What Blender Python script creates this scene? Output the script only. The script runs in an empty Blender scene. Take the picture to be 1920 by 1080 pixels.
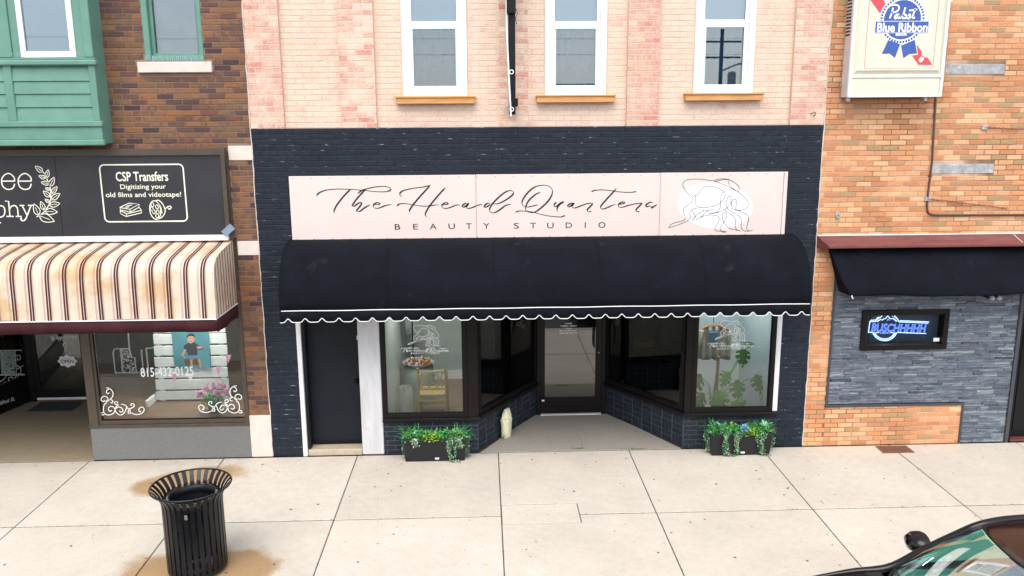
import bpy, bmesh, math, random
from mathutils import Vector, Matrix
R = math.radians
rng = random.Random(7)
SC = bpy.context.scene
COL = SC.collection

# ------------------------------------------------------------------ camera
CAM_F, CAM_C = 1554.29, Vector((2.9421, -10.868, 4.5795))
YAW, PIT, ROL = 0.0344, 0.2033, -0.0065
FW = Vector((math.sin(YAW)*math.cos(PIT), math.cos(YAW)*math.cos(PIT), -math.sin(PIT)))
_rt = Vector((math.cos(YAW), -math.sin(YAW), 0)); _up = _rt.cross(FW)
RT = _rt*math.cos(ROL) + _up*math.sin(ROL); UP = -_rt*math.sin(ROL) + _up*math.cos(ROL)
cam_data = bpy.data.cameras.new('camera'); cam = bpy.data.objects.new('camera', cam_data); COL.objects.link(cam)
cam_data.sensor_width = 36; cam_data.lens = CAM_F/1920*36; cam_data.clip_end = 500; cam_data.clip_start = .05
cam.matrix_world = Matrix(((RT.x, UP.x, -FW.x, CAM_C.x), (RT.y, UP.y, -FW.y, CAM_C.y), (RT.z, UP.z, -FW.z, CAM_C.z), (0, 0, 0, 1)))
SC.camera = cam
# ------------------------------------------------------------------ light
SUN_EL, SUN_AZ = R(56), R(-22)            # azimuth: 0 = from the street (-Y), negative = from the left (-X)
w = bpy.data.worlds.new('World'); SC.world = w; w.use_nodes = True
nt = w.node_tree; nt.nodes.clear()
sky = nt.nodes.new('ShaderNodeTexSky'); sky.sky_type = 'NISHITA'; sky.sun_disc = False
sky.sun_elevation = SUN_EL; sky.sun_rotation = R(180) + SUN_AZ; sky.dust_density = 1.2; sky.air_density = 1; sky.ozone_density = 1
hs = nt.nodes.new('ShaderNodeHueSaturation'); hs.inputs['Saturation'].default_value = .36
bg = nt.nodes.new('ShaderNodeBackground'); bg.inputs[1].default_value = .15
wo = nt.nodes.new('ShaderNodeOutputWorld')
nt.links.new(sky.outputs[0], hs.inputs['Color']); nt.links.new(hs.outputs[0], bg.inputs[0]); nt.links.new(bg.outputs[0], wo.inputs[0])
sd = bpy.data.lights.new('sun', 'SUN'); sun = bpy.data.objects.new('sun', sd); COL.objects.link(sun)
sd.energy = 1.4; sd.angle = R(45); sd.color = (1, .93, .84)
sdir = Vector((math.sin(SUN_AZ)*math.cos(SUN_EL), -math.cos(SUN_AZ)*math.cos(SUN_EL), math.sin(SUN_EL)))
sun.rotation_euler = sdir.to_track_quat('Z', 'Y').to_euler()
SC.view_settings.view_transform = 'Standard'; SC.view_settings.look = 'None'; SC.view_settings.gamma = 1
SC.view_settings.exposure = 1.08
SC.cycles.use_denoising = True; SC.cycles.max_bounces = 10; SC.cycles.transparent_max_bounces = 16
SC.cycles.sample_clamp_indirect = 6; SC.cycles.caustics_reflective = False; SC.cycles.caustics_refractive = False

# ------------------------------------------------------------------ pixel -> place helpers (pixels of the 1920 x 1080 photograph)
def ray(x, y): return FW + RT*((x-960)/CAM_F) + UP*((540-y)/CAM_F)
def A(x, y, Y=0.0): d = ray(x, y); return CAM_C + d*((Y-CAM_C.y)/d.y)      # where it meets an upright plane parallel to the facade
def G(x, y, Z=0.0): d = ray(x, y); return CAM_C + d*((Z-CAM_C.z)/d.z)      # where it meets level ground
def AX(x, y, X): d = ray(x, y); return CAM_C + d*((X-CAM_C.x)/d.x)

# ------------------------------------------------------------------ materials
MATS = {}
def lin(c): return tuple(((v/12.92) if v <= .04045 else ((v+.055)/1.055)**2.4) for v in c)
def nodes_of(name):
    m = bpy.data.materials.new(name); m.use_nodes = True; t = m.node_tree
    return m, t, t.nodes['Principled BSDF'], t.nodes, t.links
def pos_noise(n, l, scale, detail=3, rough=.6, stretch=None, dist=0):
    g = n.new('ShaderNodeNewGeometry'); t = n.new('ShaderNodeTexNoise')
    t.inputs['Scale'].default_value = scale; t.inputs['Detail'].default_value = detail; t.inputs['Roughness'].default_value = rough
    t.inputs['Distortion'].default_value = dist
    if stretch:
        mp = n.new('ShaderNodeMapping'); mp.inputs['Scale'].default_value = stretch
        l.new(g.outputs['Position'], mp.inputs[0]); l.new(mp.outputs[0], t.inputs['Vector'])
    else: l.new(g.outputs['Position'], t.inputs['Vector'])
    return t.outputs['Fac']
def ramp(n, l, fac, stops, const=False):
    r = n.new('ShaderNodeValToRGB'); e = r.color_ramp.elements
    if const: r.color_ramp.interpolation = 'CONSTANT'
    while len(e) > 1: e.remove(e[-1])
    for i, (p, c) in enumerate(stops):
        x = e[0] if i == 0 else e.new(p)
        x.position = p; x.color = (*c, 1) if len(c) == 3 else c
    l.new(fac, r.inputs[0]); return r.outputs[0]
def mix(n, l, fac, a, b, mode='MIX'):
    x = n.new('ShaderNodeMix'); x.data_type = 'RGBA'; x.blend_type = mode
    for v, s in ((fac, x.inputs[0]), (a, x.inputs[6]), (b, x.inputs[7])):
        if isinstance(v, (int, float)): s.default_value = v
        elif isinstance(v, tuple): s.default_value = (*v, 1)
        else: l.new(v, s)
    return x.outputs[2]
def math_n(n, l, op, a, b=0, clamp=False):
    x = n.new('ShaderNodeMath'); x.operation = op; x.use_clamp = clamp
    for v, s in ((a, x.inputs[0]), (b, x.inputs[1])):
        if isinstance(v, (int, float)): s.default_value = v
        else: l.new(v, s)
    return x.outputs[0]
def bump(n, l, b, h, strength=.3, dist=.004):
    x = n.new('ShaderNodeBump'); x.inputs['Strength'].default_value = strength; x.inputs['Distance'].default_value = dist
    l.new(h, x.inputs['Height']); l.new(x.outputs[0], b.inputs['Normal'])
def M(name, col=None, rough=.6, metal=0, var=.12, scale=5, bmp=.15, bscale=80, emit=None, es=1, spec=.5, dirt=None, stretch=None):
    if name in MATS: return MATS[name]
    m, t, b, n, l = nodes_of(name)
    f = pos_noise(n, l, scale, 4, stretch=stretch)
    c = ramp(n, l, f, [(.3, tuple(v*(1-var) for v in col)), (.7, tuple(min(1, v*(1+var)) for v in col))])
    if dirt:
        dcol, thr, dsc = dirt
        df = ramp(n, l, pos_noise(n, l, dsc, 6, .7), [(thr, (0, 0, 0)), (min(1, thr+.16), (1, 1, 1))])
        c = mix(n, l, df, c, dcol)
    l.new(c, b.inputs['Base Color'])
    b.inputs['Roughness'].default_value = rough; b.inputs['Metallic'].default_value = metal; b.inputs['Specular IOR Level'].default_value = spec
    if bmp: bump(n, l, b, pos_noise(n, l, bscale, 3), bmp)
    if emit: b.inputs['Emission Color'].default_value = (*emit, 1); b.inputs['Emission Strength'].default_value = es
    MATS[name] = m; return m
def glass(name, tint=(.93, .96, .95), ior=1.55, boost=1.0, rough=0.0):
    m = bpy.data.materials.new(name); m.use_nodes = True; t = m.node_tree; n, l = t.nodes, t.links; n.clear()
    o = n.new('ShaderNodeOutputMaterial'); tr = n.new('ShaderNodeBsdfTransparent'); gl = n.new('ShaderNodeBsdfGlossy'); mx = n.new('ShaderNodeMixShader')
    fr = n.new('ShaderNodeFresnel'); fr.inputs[0].default_value = ior
    tr.inputs[0].default_value = (*tint, 1); gl.inputs['Roughness'].default_value = rough
    k = math_n(n, l, 'MULTIPLY', fr.outputs[0], boost, True)
    l.new(k, mx.inputs[0]); l.new(tr.outputs[0], mx.inputs[1]); l.new(gl.outputs[0], mx.inputs[2]); l.new(mx.outputs[0], o.inputs[0])
    MATS[name] = m; return m
def brick_mat(name, kind):
    m, t, b, n, l = nodes_of(name)
    at = n.new('ShaderNodeAttribute'); at.attribute_name = 'bc'
    fine = pos_noise(n, l, 55, 4, .7); med = pos_noise(n, l, 9, 4, .65)
    base = at.outputs['Color']
    if kind == 'paint':      # worn paint over red brick; alpha of the attribute says how worn the brick is
        wear = math_n(n, l, 'ADD', math_n(n, l, 'MULTIPLY', pos_noise(n, l, 3.2, 5, .72), .85), math_n(n, l, 'MULTIPLY', at.outputs['Alpha'], .36))
        wear = math_n(n, l, 'ADD', wear, math_n(n, l, 'MULTIPLY', math_n(n, l, 'SUBTRACT', pos_noise(n, l, 38, 4, .75), .5), .5))
        k = ramp(n, l, wear, [(.55, (0, 0, 0)), (.72, (.5, .5, .5)), (.86, (.95, .95, .95))])
        c = mix(n, l, k, base, (.56, .205, .155))
        gr = ramp(n, l, pos_noise(n, l, 1.7, 6, .75, stretch=(1, 1, .6)), [(.50, (0, 0, 0)), (.75, (.6, .6, .6))])
        c = mix(n, l, gr, c, (.58, .42, .29))
        b.inputs['Roughness'].default_value = .75
    elif kind == 'navy':
        k = ramp(n, l, pos_noise(n, l, 2.2, 5, .7, stretch=(1, 1, 2.5)), [(.4, (0, 0, 0)), (.75, (.5, .5, .5))])
        c = mix(n, l, k, base, (.024, .032, .048))
        ch = ramp(n, l, pos_noise(n, l, 24, 5, .8), [(.66, (0, 0, 0)), (.74, (.8, .8, .8))])
        c = mix(n, l, ch, c, (.15, .18, .225))
        b.inputs['Roughness'].default_value = .55; b.inputs['Specular IOR Level'].default_value = .22
    elif kind == 'brown':    # flashed brick: dark burnt patches inside a brick
        k = ramp(n, l, math_n(n, l, 'ADD', pos_noise(n, l, 13, 3, .6), math_n(n, l, 'MULTIPLY', at.outputs['Alpha'], .25)), [(.64, (0, 0, 0)), (.80, (.75, .75, .75))])
        c = mix(n, l, k, base, (.085, .046, .042))
        b.inputs['Roughness'].default_value = .75
    else:
        k = ramp(n, l, pos_noise(n, l, 1.1, 4, .6), [(.45, (0, 0, 0)), (.75, (.45, .45, .45))])
        c = mix(n, l, k, base, (.58, .25, .115)); b.inputs['Roughness'].default_value = .7
    c = mix(n, l, .55, c, mix(n, l, 1.0, c, ramp(n, l, fine, [(.25, (.62, .62, .62)), (.75, (1.3, 1.3, 1.3))]), 'MULTIPLY'))
    l.new(c, b.inputs['Base Color'])
    bump(n, l, b, math_n(n, l, 'ADD', fine, math_n(n, l, 'MULTIPLY', med, 1.4)), .7, .006)
    MATS[name] = m; return m

# ------------------------------------------------------------------ mesh helpers
class MB:
    def __init__(s): s.v = []; s.f = []; s.c = None; s.st = None
    def quad(s, a, b, c, d): i = len(s.v); s.v += [tuple(a), tuple(b), tuple(c), tuple(d)]; s.f.append((i, i+1, i+2, i+3)); return s
    def poly(s, pts): i = len(s.v); s.v += [tuple(p) for p in pts]; s.f.append(tuple(range(i, i+len(pts)))); return s
    def box(s, x0, x1, y0, y1, z0, z1, Mx=None):
        i = len(s.v); P = [(x, y, z) for z in (z0, z1) for y in (y0, y1) for x in (x0, x1)]
        if Mx is not None: P = [tuple(Mx @ Vector(p)) for p in P]
        s.v += P
        s.f += [tuple(i+k for k in q) for q in ((0, 2, 3, 1), (4, 5, 7, 6), (0, 1, 5, 4), (2, 6, 7, 3), (0, 4, 6, 2), (1, 3, 7, 5))]; return s
    def prism(s, pts, vec):      # closed polygon (3D points) extruded by vec
        vec = Vector(vec); n = len(pts); i = len(s.v); P = [Vector(p) for p in pts]
        s.v += [tuple(p) for p in P] + [tuple(p+vec) for p in P]
        s.f.append(tuple(range(i+n-1, i-1, -1))); s.f.append(tuple(range(i+n, i+2*n)))
        for k in range(n): j = (k+1) % n; s.f.append((i+k, i+j, i+n+j, i+n+k))
        return s
    def tube(s, path, r, n=8, closed=False, cap=True):
        P = [Vector(p) for p in path]; m = len(P); i0 = len(s.v); prev = None
        for k, p in enumerate(P):
            t = (P[(k+1) % m]-P[k-1]) if closed else (P[min(k+1, m-1)]-P[max(k-1, 0)])
            if t.length < 1e-9: t = Vector((0, 0, 1))
            t.normalize()
            if prev is None: a = t.orthogonal().normalized()
            else:
                a = prev - t*prev.dot(t)
                a = a.normalized() if a.length > 1e-6 else t.orthogonal().normalized()
            prev = a; b = t.cross(a); rr = r[k] if isinstance(r, (list, tuple)) else r
            for q in range(n): an = 2*math.pi*q/n; s.v.append(tuple(p+(a*math.cos(an)+b*math.sin(an))*rr))
        for k in range(m if closed else m-1):
            for q in range(n):
                a0 = i0+k*n+q; a1 = i0+k*n+(q+1) % n; k2 = (k+1) % m
                s.f.append((a0, a1, i0+k2*n+(q+1) % n, i0+k2*n+q))
        if cap and not closed: s.f.append(tuple(i0+q for q in range(n-1, -1, -1))); s.f.append(tuple(i0+(m-1)*n+q for q in range(n)))
        return s
    def lathe(s, prof, c=(0, 0, 0), n=24):
        i0 = len(s.v); c = Vector(c)
        for r, z in prof:
            for q in range(n): an = 2*math.pi*q/n; s.v.append((c.x+r*math.cos(an), c.y+r*math.sin(an), c.z+z))
        for k in range(len(prof)-1):
            for q in range(n): s.f.append((i0+k*n+q, i0+k*n+(q+1) % n, i0+(k+1)*n+(q+1) % n, i0+(k+1)*n+q))
        return s
    def grid(s, rows):
        i0 = len(s.v); nc = len(rows[0])
        for r in rows: s.v += [tuple(p) for p in r]
        for a in range(len(rows)-1):
            for b in range(nc-1): s.f.append((i0+a*nc+b, i0+a*nc+b+1, i0+(a+1)*nc+b+1, i0+(a+1)*nc+b))
        return s
    def ball(s, c, r, n=8, m=6, sq=(1, 1, 1)):
        prof = [(max(1e-4, math.sin(math.pi*k/m)), -math.cos(math.pi*k/m)) for k in range(m+1)]
        i0 = len(s.v); s.lathe(prof, (0, 0, 0), n)
        for k in range(i0, len(s.v)): v = s.v[k]; s.v[k] = (c[0]+v[0]*r*sq[0], c[1]+v[1]*r*sq[1], c[2]+v[2]*r*sq[2])
        return s
    def build(s, name, mat, parent=None, bevel=0, smooth=False, seg=1, subsurf=0, solid=0):
        me = bpy.data.meshes.new(name); me.from_pydata(s.v, [], s.f); me.validate()
        if s.c:
            at = me.color_attributes.new('bc', 'FLOAT_COLOR', 'POINT')
            for k, cc in enumerate(s.c): at.data[k].color = cc
        if s.st:
            at = me.attributes.new('st', 'FLOAT', 'POINT')
            for k, cc in enumerate(s.st): at.data[k].value = cc
        if bevel:
            bm = bmesh.new(); bm.from_mesh(me); bmesh.ops.remove_doubles(bm, verts=bm.verts, dist=1e-5)
            ed = [e for e in bm.edges if len(e.link_faces) == 2 and e.calc_face_angle(0) > .5]
            bmesh.ops.bevel(bm, geom=ed, offset=bevel, segments=seg, affect='EDGES', clamp_overlap=True); bm.to_mesh(me); bm.free()
        if smooth:
            for p in me.polygons: p.use_smooth = True
        o = bpy.data.objects.new(name, me); COL.objects.link(o); put(o, parent)
        if mat: me.materials.append(MATS[mat] if isinstance(mat, str) else mat)
        if solid: md = o.modifiers.new('solid', 'SOLIDIFY'); md.thickness = solid; md.offset = 0
        if subsurf: md = o.modifiers.new('sub', 'SUBSURF'); md.levels = md.render_levels = subsurf
        return o
LOC = {}
def put(o, parent):
    if parent is None: return
    o.parent = parent
    if parent.name in LOC: o.matrix_parent_inverse = Matrix.Translation(-LOC[parent.name])
def thing(name, label, cat, loc=(0, 0, 0), group=None):
    o = bpy.data.objects.new(name, None); COL.objects.link(o); o.empty_display_size = .2
    o.location = loc; LOC[o.name] = Vector(loc); tag(o, label, cat, group); return o
def tag(o, label=None, cat=None, group=None, kind=None):
    if label: o['label'] = label
    if cat: o['category'] = cat
    if group: o['group'] = group
    if kind: o['kind'] = kind
    return o
def B(name, mat, parent, *boxes, bevel=.003, **k):
    m = MB()
    for b in boxes: m.box(*b)
    return m.build(name, mat, parent, bevel=bevel, **k)
def copy_tree(o, parent=None):
    c = o.copy(); COL.objects.link(c)
    if parent is not None: c.parent = parent
    for ch in list(o.children): copy_tree(ch, c)
    return c
def spline(pts, n=6, closed=False):
    P = [Vector(p) for p in pts]; m = len(P)
    if m < 3: return P
    out = []
    for i in range(m if closed else m-1):
        p1, p2 = P[i], P[(i+1) % m]
        p0 = P[i-1] if (closed or i > 0) else p1*2-p2
        p3 = P[(i+2) % m] if (closed or i+2 < m) else p2*2-p1
        for k in range(n):
            t = k/n
            out.append(.5*((2*p1)+(p2-p0)*t+(2*p0-5*p1+4*p2-p3)*t*t+(3*p1-p0-3*p2+p3)*t**3))
    if not closed: out.append(P[-1])
    return out
# flat strokes in a plane: pts 2D -> plane frame (origin, u, v, normal)
FAC = lambda Y: (Vector((0, Y, 0)), Vector((1, 0, 0)), Vector((0, 0, 1)), Vector((0, -1, 0)))
def stroke(mb, pts, fr, wd=.01, h=.002, calli=0, n=6, closed=False, smooth=True):
    o, u, v, nn = fr
    P = spline([Vector((p[0], p[1], 0)) for p in pts], n, closed) if smooth else [Vector((p[0], p[1], 0)) for p in pts]
    m = len(P); L = []; Rr = []
    for k in range(m):
        t = (P[(k+1) % m]-P[k-1]) if closed else (P[min(k+1, m-1)]-P[max(k-1, 0)])
        if t.length < 1e-9: t = Vector((1, 0, 0))
        t.normalize(); s = Vector((-t.y, t.x, 0))
        ww = wd
        if calli:
            ww = wd + (calli-wd)*abs(t.x*.64+t.y*.77)**4
            e = min(k, m-1-k)/3.0
            if e < 1: ww *= .45+.55*e
        L.append(P[k]+s*ww/2); Rr.append(P[k]-s*ww/2)
    W = lambda p: o+u*p.x+v*p.y+nn*h
    mb.grid([[W(a) for a in L], [W(a) for a in Rr]] if not closed else [[W(a) for a in L+L[:1]], [W(a) for a in Rr+Rr[:1]]])
def px2(pts, Y, org, sc):     # zoomed-photo points -> (X, Z) on the upright plane Y
    out = []
    for x, y in pts: p = A(org[0]+x/sc, org[1]+y/sc, Y); out.append((p.x, p.z))
    return out
def text_mesh(s, bold=0, shear=0, spacing=1, outline=0):
    c = bpy.data.curves.new('t', 'FONT'); c.body = s; c.size = 1; c.offset = bold; c.shear = shear; c.space_character = spacing
    c.resolution_u = 3
    if outline: c.fill_mode = 'NONE'; c.bevel_depth = outline; c.bevel_resolution = 1
    o = bpy.data.objects.new('t', c); COL.objects.link(o)
    dg = bpy.context.evaluated_depsgraph_get(); me = bpy.data.meshes.new_from_object(o.evaluated_get(dg))
    V = [v.co.copy() for v in me.vertices]; F = [tuple(p.vertices) for p in me.polygons]
    bpy.data.objects.remove(o); bpy.data.curves.remove(c); bpy.data.meshes.remove(me)
    return V, F
def text(mb, s, u0, u1, v0, cap, fr, h=.002, capref=.729, dv=0, **k):   # fit a line of text: width u0..u1, baseline v0 (rises by dv), capital height cap
    V, F = text_mesh(s, **k)
    x0 = min(v.x for v in V); x1 = max(v.x for v in V); o, u, v_, nn = fr; i0 = len(mb.v)
    for v in V:
        t = (v.x-x0)/max(1e-6, x1-x0)
        mb.v.append(tuple(o+u*(u0+(u1-u0)*t)+v_*(v0+dv*t+v.y/capref*cap)+nn*(h+v.z*cap)))
    mb.f += [tuple(i0+a for a in f) for f in F]
def text_px(mb, s, pl, pr, cap_px, Y, **k):
    a, b = A(pl[0], pl[1], Y), A(pr[0], pr[1], Y); c = A(pl[0], pl[1]-cap_px, Y)
    text(mb, s, a.x, b.x, a.z, c.z-a.z, FAC(Y), dv=b.z-a.z, **k)
def holes_grid(x0, x1, z0, z1, holes):      # rectangle minus rectangles -> cells
    xs = sorted({x0, x1, *[min(max(h[k], x0), x1) for h in holes for k in (0, 1)]}); zs = sorted({z0, z1, *[min(max(h[k], z0), z1) for h in holes for k in (2, 3)]})
    out = []
    for a, b in zip(xs, xs[1:]):
        for c, d in zip(zs, zs[1:]):
            mx, mz = (a+b)/2, (c+d)/2
            if not any(h[0] < mx < h[1] and h[2] < mz < h[3] for h in holes): out.append((a, b, c, d))
    return out
# ------------------------------------------------------------------ brickwork
def brick_pts(L, H, proud, ch, rg, jit=.0012):
    h = [(-L/2, -H/2), (L/2, -H/2), (L/2, H/2), (-L/2, H/2)]
    j = lambda: rg.uniform(-jit, jit)
    V = [(x, .012, z) for x, z in h] + [(x+j(), -proud+ch+j()*.5, z+j()) for x, z in h]
    V += [(x-math.copysign(ch, x)+j(), -proud+j(), z-math.copysign(ch, z)+j()) for x, z in h]
    F = []
    for a in (0, 4):
        for k in range(4): q = (k+1) % 4; F.append((a+k, a+q, a+4+q, a+4+k))
    F.append((8, 9, 10, 11)); return V, F
class Bricks:
    def __init__(s, mat, L, H, J, proud, ch, palette, nvar=18, seed=1, name='brick', JV=None):
        s.JV = J if JV is None else JV
        s.rg = random.Random(seed); s.mat = mat; s.L, s.H, s.J = L, H, J; s.proud = proud; s.ch = ch; s.pal = palette; s.name = name
        s.vars = []
        for k in range(nvar):
            V, F = brick_pts(L, H, proud, ch, s.rg); col = palette(s.rg)
            s.vars.append((V, F, col, None))
        s.items = []                                  # (matrix, lenscale, zscale, variant, priority)
    def mesh(s, k):
        V, F, col, me = s.vars[k]
        if me is None:
            mb = MB(); mb.v = V; mb.f = F; mb.c = [col]*len(V)
            me = bpy.data.meshes.new(s.name); me.from_pydata(V, [], F); at = me.color_attributes.new('bc', 'FLOAT_COLOR', 'POINT')
            for q in range(len(V)): at.data[q].color = col
            me.materials.append(MATS[s.mat]); s.vars[k] = (V, F, col, me)
        return me
    def pick(s, sel=None):
        for _ in range(40):
            k = s.rg.randrange(len(s.vars))
            if sel is None or sel(s.vars[k][2]): return k
        return k
    def wall(s, u0, u1, z0, z1, Mx, holes=(), sel=None, prio=lambda u, z: 1, zorg=0, uorg=0, minlen=.03):
        H, J, L = s.H, s.J, s.L; c = H+J; J = s.JV; k = math.floor((z0-zorg)/c)
        while True:
            a = zorg+k*c; b = a+H
            if a >= z1-.012: break
            a2, b2 = max(a, z0), min(b, z1)
            if b2-a2 > .014:
                zc = (a2+b2)/2; seg = [(u0, u1)]
                for h in holes:
                    if h[2] < b2-.012 and h[3] > a2+.012:
                        ns = []
                        for p, q in seg:
                            if h[1] <= p or h[0] >= q: ns.append((p, q)); continue
                            if h[0] > p: ns.append((p, h[0]))
                            if h[1] < q: ns.append((h[1], q))
                        seg = ns
                off = uorg+(0 if k % 2 else (L+J)/2)+s.rg.uniform(-.006, .006)
                for p, q in seg:
                    i = math.floor((p-off)/(L+J))
                    while off+i*(L+J) < q:
                        x0 = max(p, off+i*(L+J)); x1 = min(q, off+i*(L+J)+L); i += 1
                        if x1-x0 < minlen: continue
                        uc = (x0+x1)/2
                        s.items.append((Mx @ Matrix.Translation((uc, 0, zc)), (x1-x0)/L, (b2-a2)/H, s.pick(sel), prio(uc, zc)*((x1-x0)/L)*(.6+.4*(b2-a2)/H)))
            k += 1
    def emit(s, parent, nobj=300, rest='brickwork'):
        order = sorted(range(len(s.items)), key=lambda i: -s.items[i][4]); solo = set(order[:nobj])
        mb = MB(); mb.c = []
        for i, (mx, lx, lz, k, pr) in enumerate(s.items):
            if i in solo:
                o = bpy.data.objects.new(s.name, s.mesh(k)); COL.objects.link(o)
                o.matrix_local = mx @ Matrix.Diagonal((lx, 1, lz, 1)); o.parent = parent
                if parent.name in LOC: o.matrix_parent_inverse = Matrix.Translation(-LOC[parent.name])
            else:
                V, F, col, _ = s.vars[k]; i0 = len(mb.v)
                mb.v += [tuple(mx @ Vector((v[0]*lx, v[1], v[2]*lz))) for v in V]; mb.f += [tuple(i0+q for q in f) for f in F]; mb.c += [col]*len(V)
        if mb.v: tag(mb.build(rest, s.mat, parent), kind='stuff')
def yplane(Y): return Matrix.Translation((0, Y, 0))
def along(p, q):      # wall frame running from p to q on plan; outward side is to the right of the direction q-p turned to the street
    a = math.atan2(q[1]-p[1], q[0]-p[0]); return Matrix.Translation((p[0], p[1], 0)) @ Matrix.Rotation(a, 4, 'Z')
# ================================================================== materials
def tint(rg, c, a, b):
    k = rg.uniform(a, b); return (*[v*k*rg.uniform(.985, 1.015) for v in c], rg.random())
brick_mat('pink_brick', 'paint'); brick_mat('navy_brick', 'navy'); brick_mat('brown_brick', 'brown'); brick_mat('orange_brick', 'orange')
def mortar_mat(name, a, b, fleck=None):
    m, t, bs, n, l = nodes_of(name)
    c = mix(n, l, ramp(n, l, pos_noise(n, l, .9, 4, .6), [(.4, (0, 0, 0)), (.6, (1, 1, 1))]), a, b)
    if fleck: c = mix(n, l, ramp(n, l, pos_noise(n, l, 7, 6, .75, stretch=(1, 1, 3)), [(.575, (0, 0, 0)), (.64, (1, 1, 1))]), c, fleck)
    l.new(c, bs.inputs['Base Color']); bs.inputs['Roughness'].default_value = .9
    bump(n, l, bs, pos_noise(n, l, 120, 3), .5, .003); MATS[name] = m
mortar_mat('pink_mortar', (.66, .46, .35), (.74, .56, .44)); mortar_mat('navy_mortar', (.016, .020, .030), (.022, .03, .045), (.34, .38, .44))
mortar_mat('brown_mortar', (.17, .10, .075), (.30, .18, .14)); mortar_mat('orange_mortar', (.20, .125, .07), (.60, .40, .29))
M('navy_paint', (.0085, .0105, .0165), .5, spec=.25, var=.2, scale=3); M('black_metal', (.005, .005, .0065), .4, spec=.25, var=.2); M('bronze_metal', (.0075, .0052, .0052), .4, spec=.22, var=.25, scale=3)
M('brown_metal', (.068, .050, .035), .5, var=.15); M('white_vinyl', (.86, .87, .88), .35, var=.03, bmp=.03)
M('white_trim', (.72, .72, .72), .5, var=.12, scale=4, dirt=((.35, .30, .26), .62, 14)); M('column_paint', (.58, .58, .60), .55, var=.14, scale=2.5, dirt=((.36, .33, .31), .60, 9), stretch=(3, 3, .6))
M('sill_wood', (.62, .30, .10), .6, var=.16, scale=4, stretch=(1, 4, 8), dirt=((.22, .10, .05), .68, 22)); M('limestone', (.68, .60, .54), .8, var=.1, scale=4, dirt=((.52, .40, .32), .58, 5), bmp=.3)
M('green_paint', (.125, .275, .215), .5, var=.12, scale=3, dirt=((.10, .22, .17), .66, 12), bmp=.2, bscale=25)
M('dark_fabric', (.0055, .0065, .0110), .9, var=.25, scale=2.5, bmp=.35, bscale=260, spec=.12, dirt=((.022, .022, .028), .60, 2.2)); M('white_piping', (.80, .80, .80), .6, var=.03, bmp=0)
M('sign_blush', (.735, .60, .555), .45, var=.035, scale=1.5, bmp=.03, dirt=((.72, .55, .47), .72, 3)); M('sign_white', (.86, .87, .90), .5, var=.02, bmp=0); M('ink', (.012, .011, .016), .6, var=.1, bmp=0)
M('screw', (.30, .24, .22), .5, .4, bmp=0); M('cream_print', (.86, .84, .70), .55, var=.03, bmp=0); M('white_print', (.88, .88, .86), .5, var=.02, bmp=0)
M('sign_dark', (.024, .023, .029), .42, var=.2, scale=2, bmp=.05); M('stucco_grey', (.165, .168, .165), .9, var=.08, scale=30, bmp=.6, bscale=150, dirt=((.16, .155, .14), .6, 3))
M('maroon_fabric', (.050, .013, .017), .8, var=.25, scale=5, bmp=.3, bscale=200, spec=.2); M('rust_metal', (.155, .045, .042), .5, var=.22, scale=4, dirt=((.14, .035, .03), .6, 9), stretch=(1, 3, 3))
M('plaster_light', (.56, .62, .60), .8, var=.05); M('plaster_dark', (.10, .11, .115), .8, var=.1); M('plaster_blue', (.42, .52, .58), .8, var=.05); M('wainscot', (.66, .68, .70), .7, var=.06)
M('floor_wood', (.25, .165, .10), .4, var=.2, scale=3, stretch=(1, 8, 1)); M('carpet_dark', (.05, .052, .055), .9, var=.2); M('ceiling_tile', (.45, .45, .44), .9)
M('asphalt', (.055, .056, .060), .9, var=.2, scale=3, bmp=.6, bscale=120); M('kerb_concrete', (.42, .40, .37), .85, var=.12, bmp=.4, bscale=90); M('joint_dirt', (.075, .062, .050), .95, var=.3, scale=20)
M('pvc_shade', (.60, .79, .94), .7, var=.03, bmp=0); M('curtain', (.045, .145, .26), .8, var=.35, scale=1.6, stretch=(9, 1, 2.2), bmp=0)
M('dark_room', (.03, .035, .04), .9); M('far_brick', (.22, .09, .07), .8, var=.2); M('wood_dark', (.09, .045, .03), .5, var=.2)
M('patch_cement', (.36, .36, .37), .85, var=.3, scale=12, bmp=.6, bscale=60, dirt=((.62, .62, .62), .55, 9))
glass('clear_glass', (.92, .96, .95), 1.55, .9); glass('upper_glass', (.88, .95, .99), 1.6, 2.3); glass('dark_glass', (.50, .56, .55), 1.6, 2.0)
glass('door_glass', (.35, .37, .36), 1.6, 3.4); glass('car_glass', (.42, .86, .78), 1.5, .6)

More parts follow.
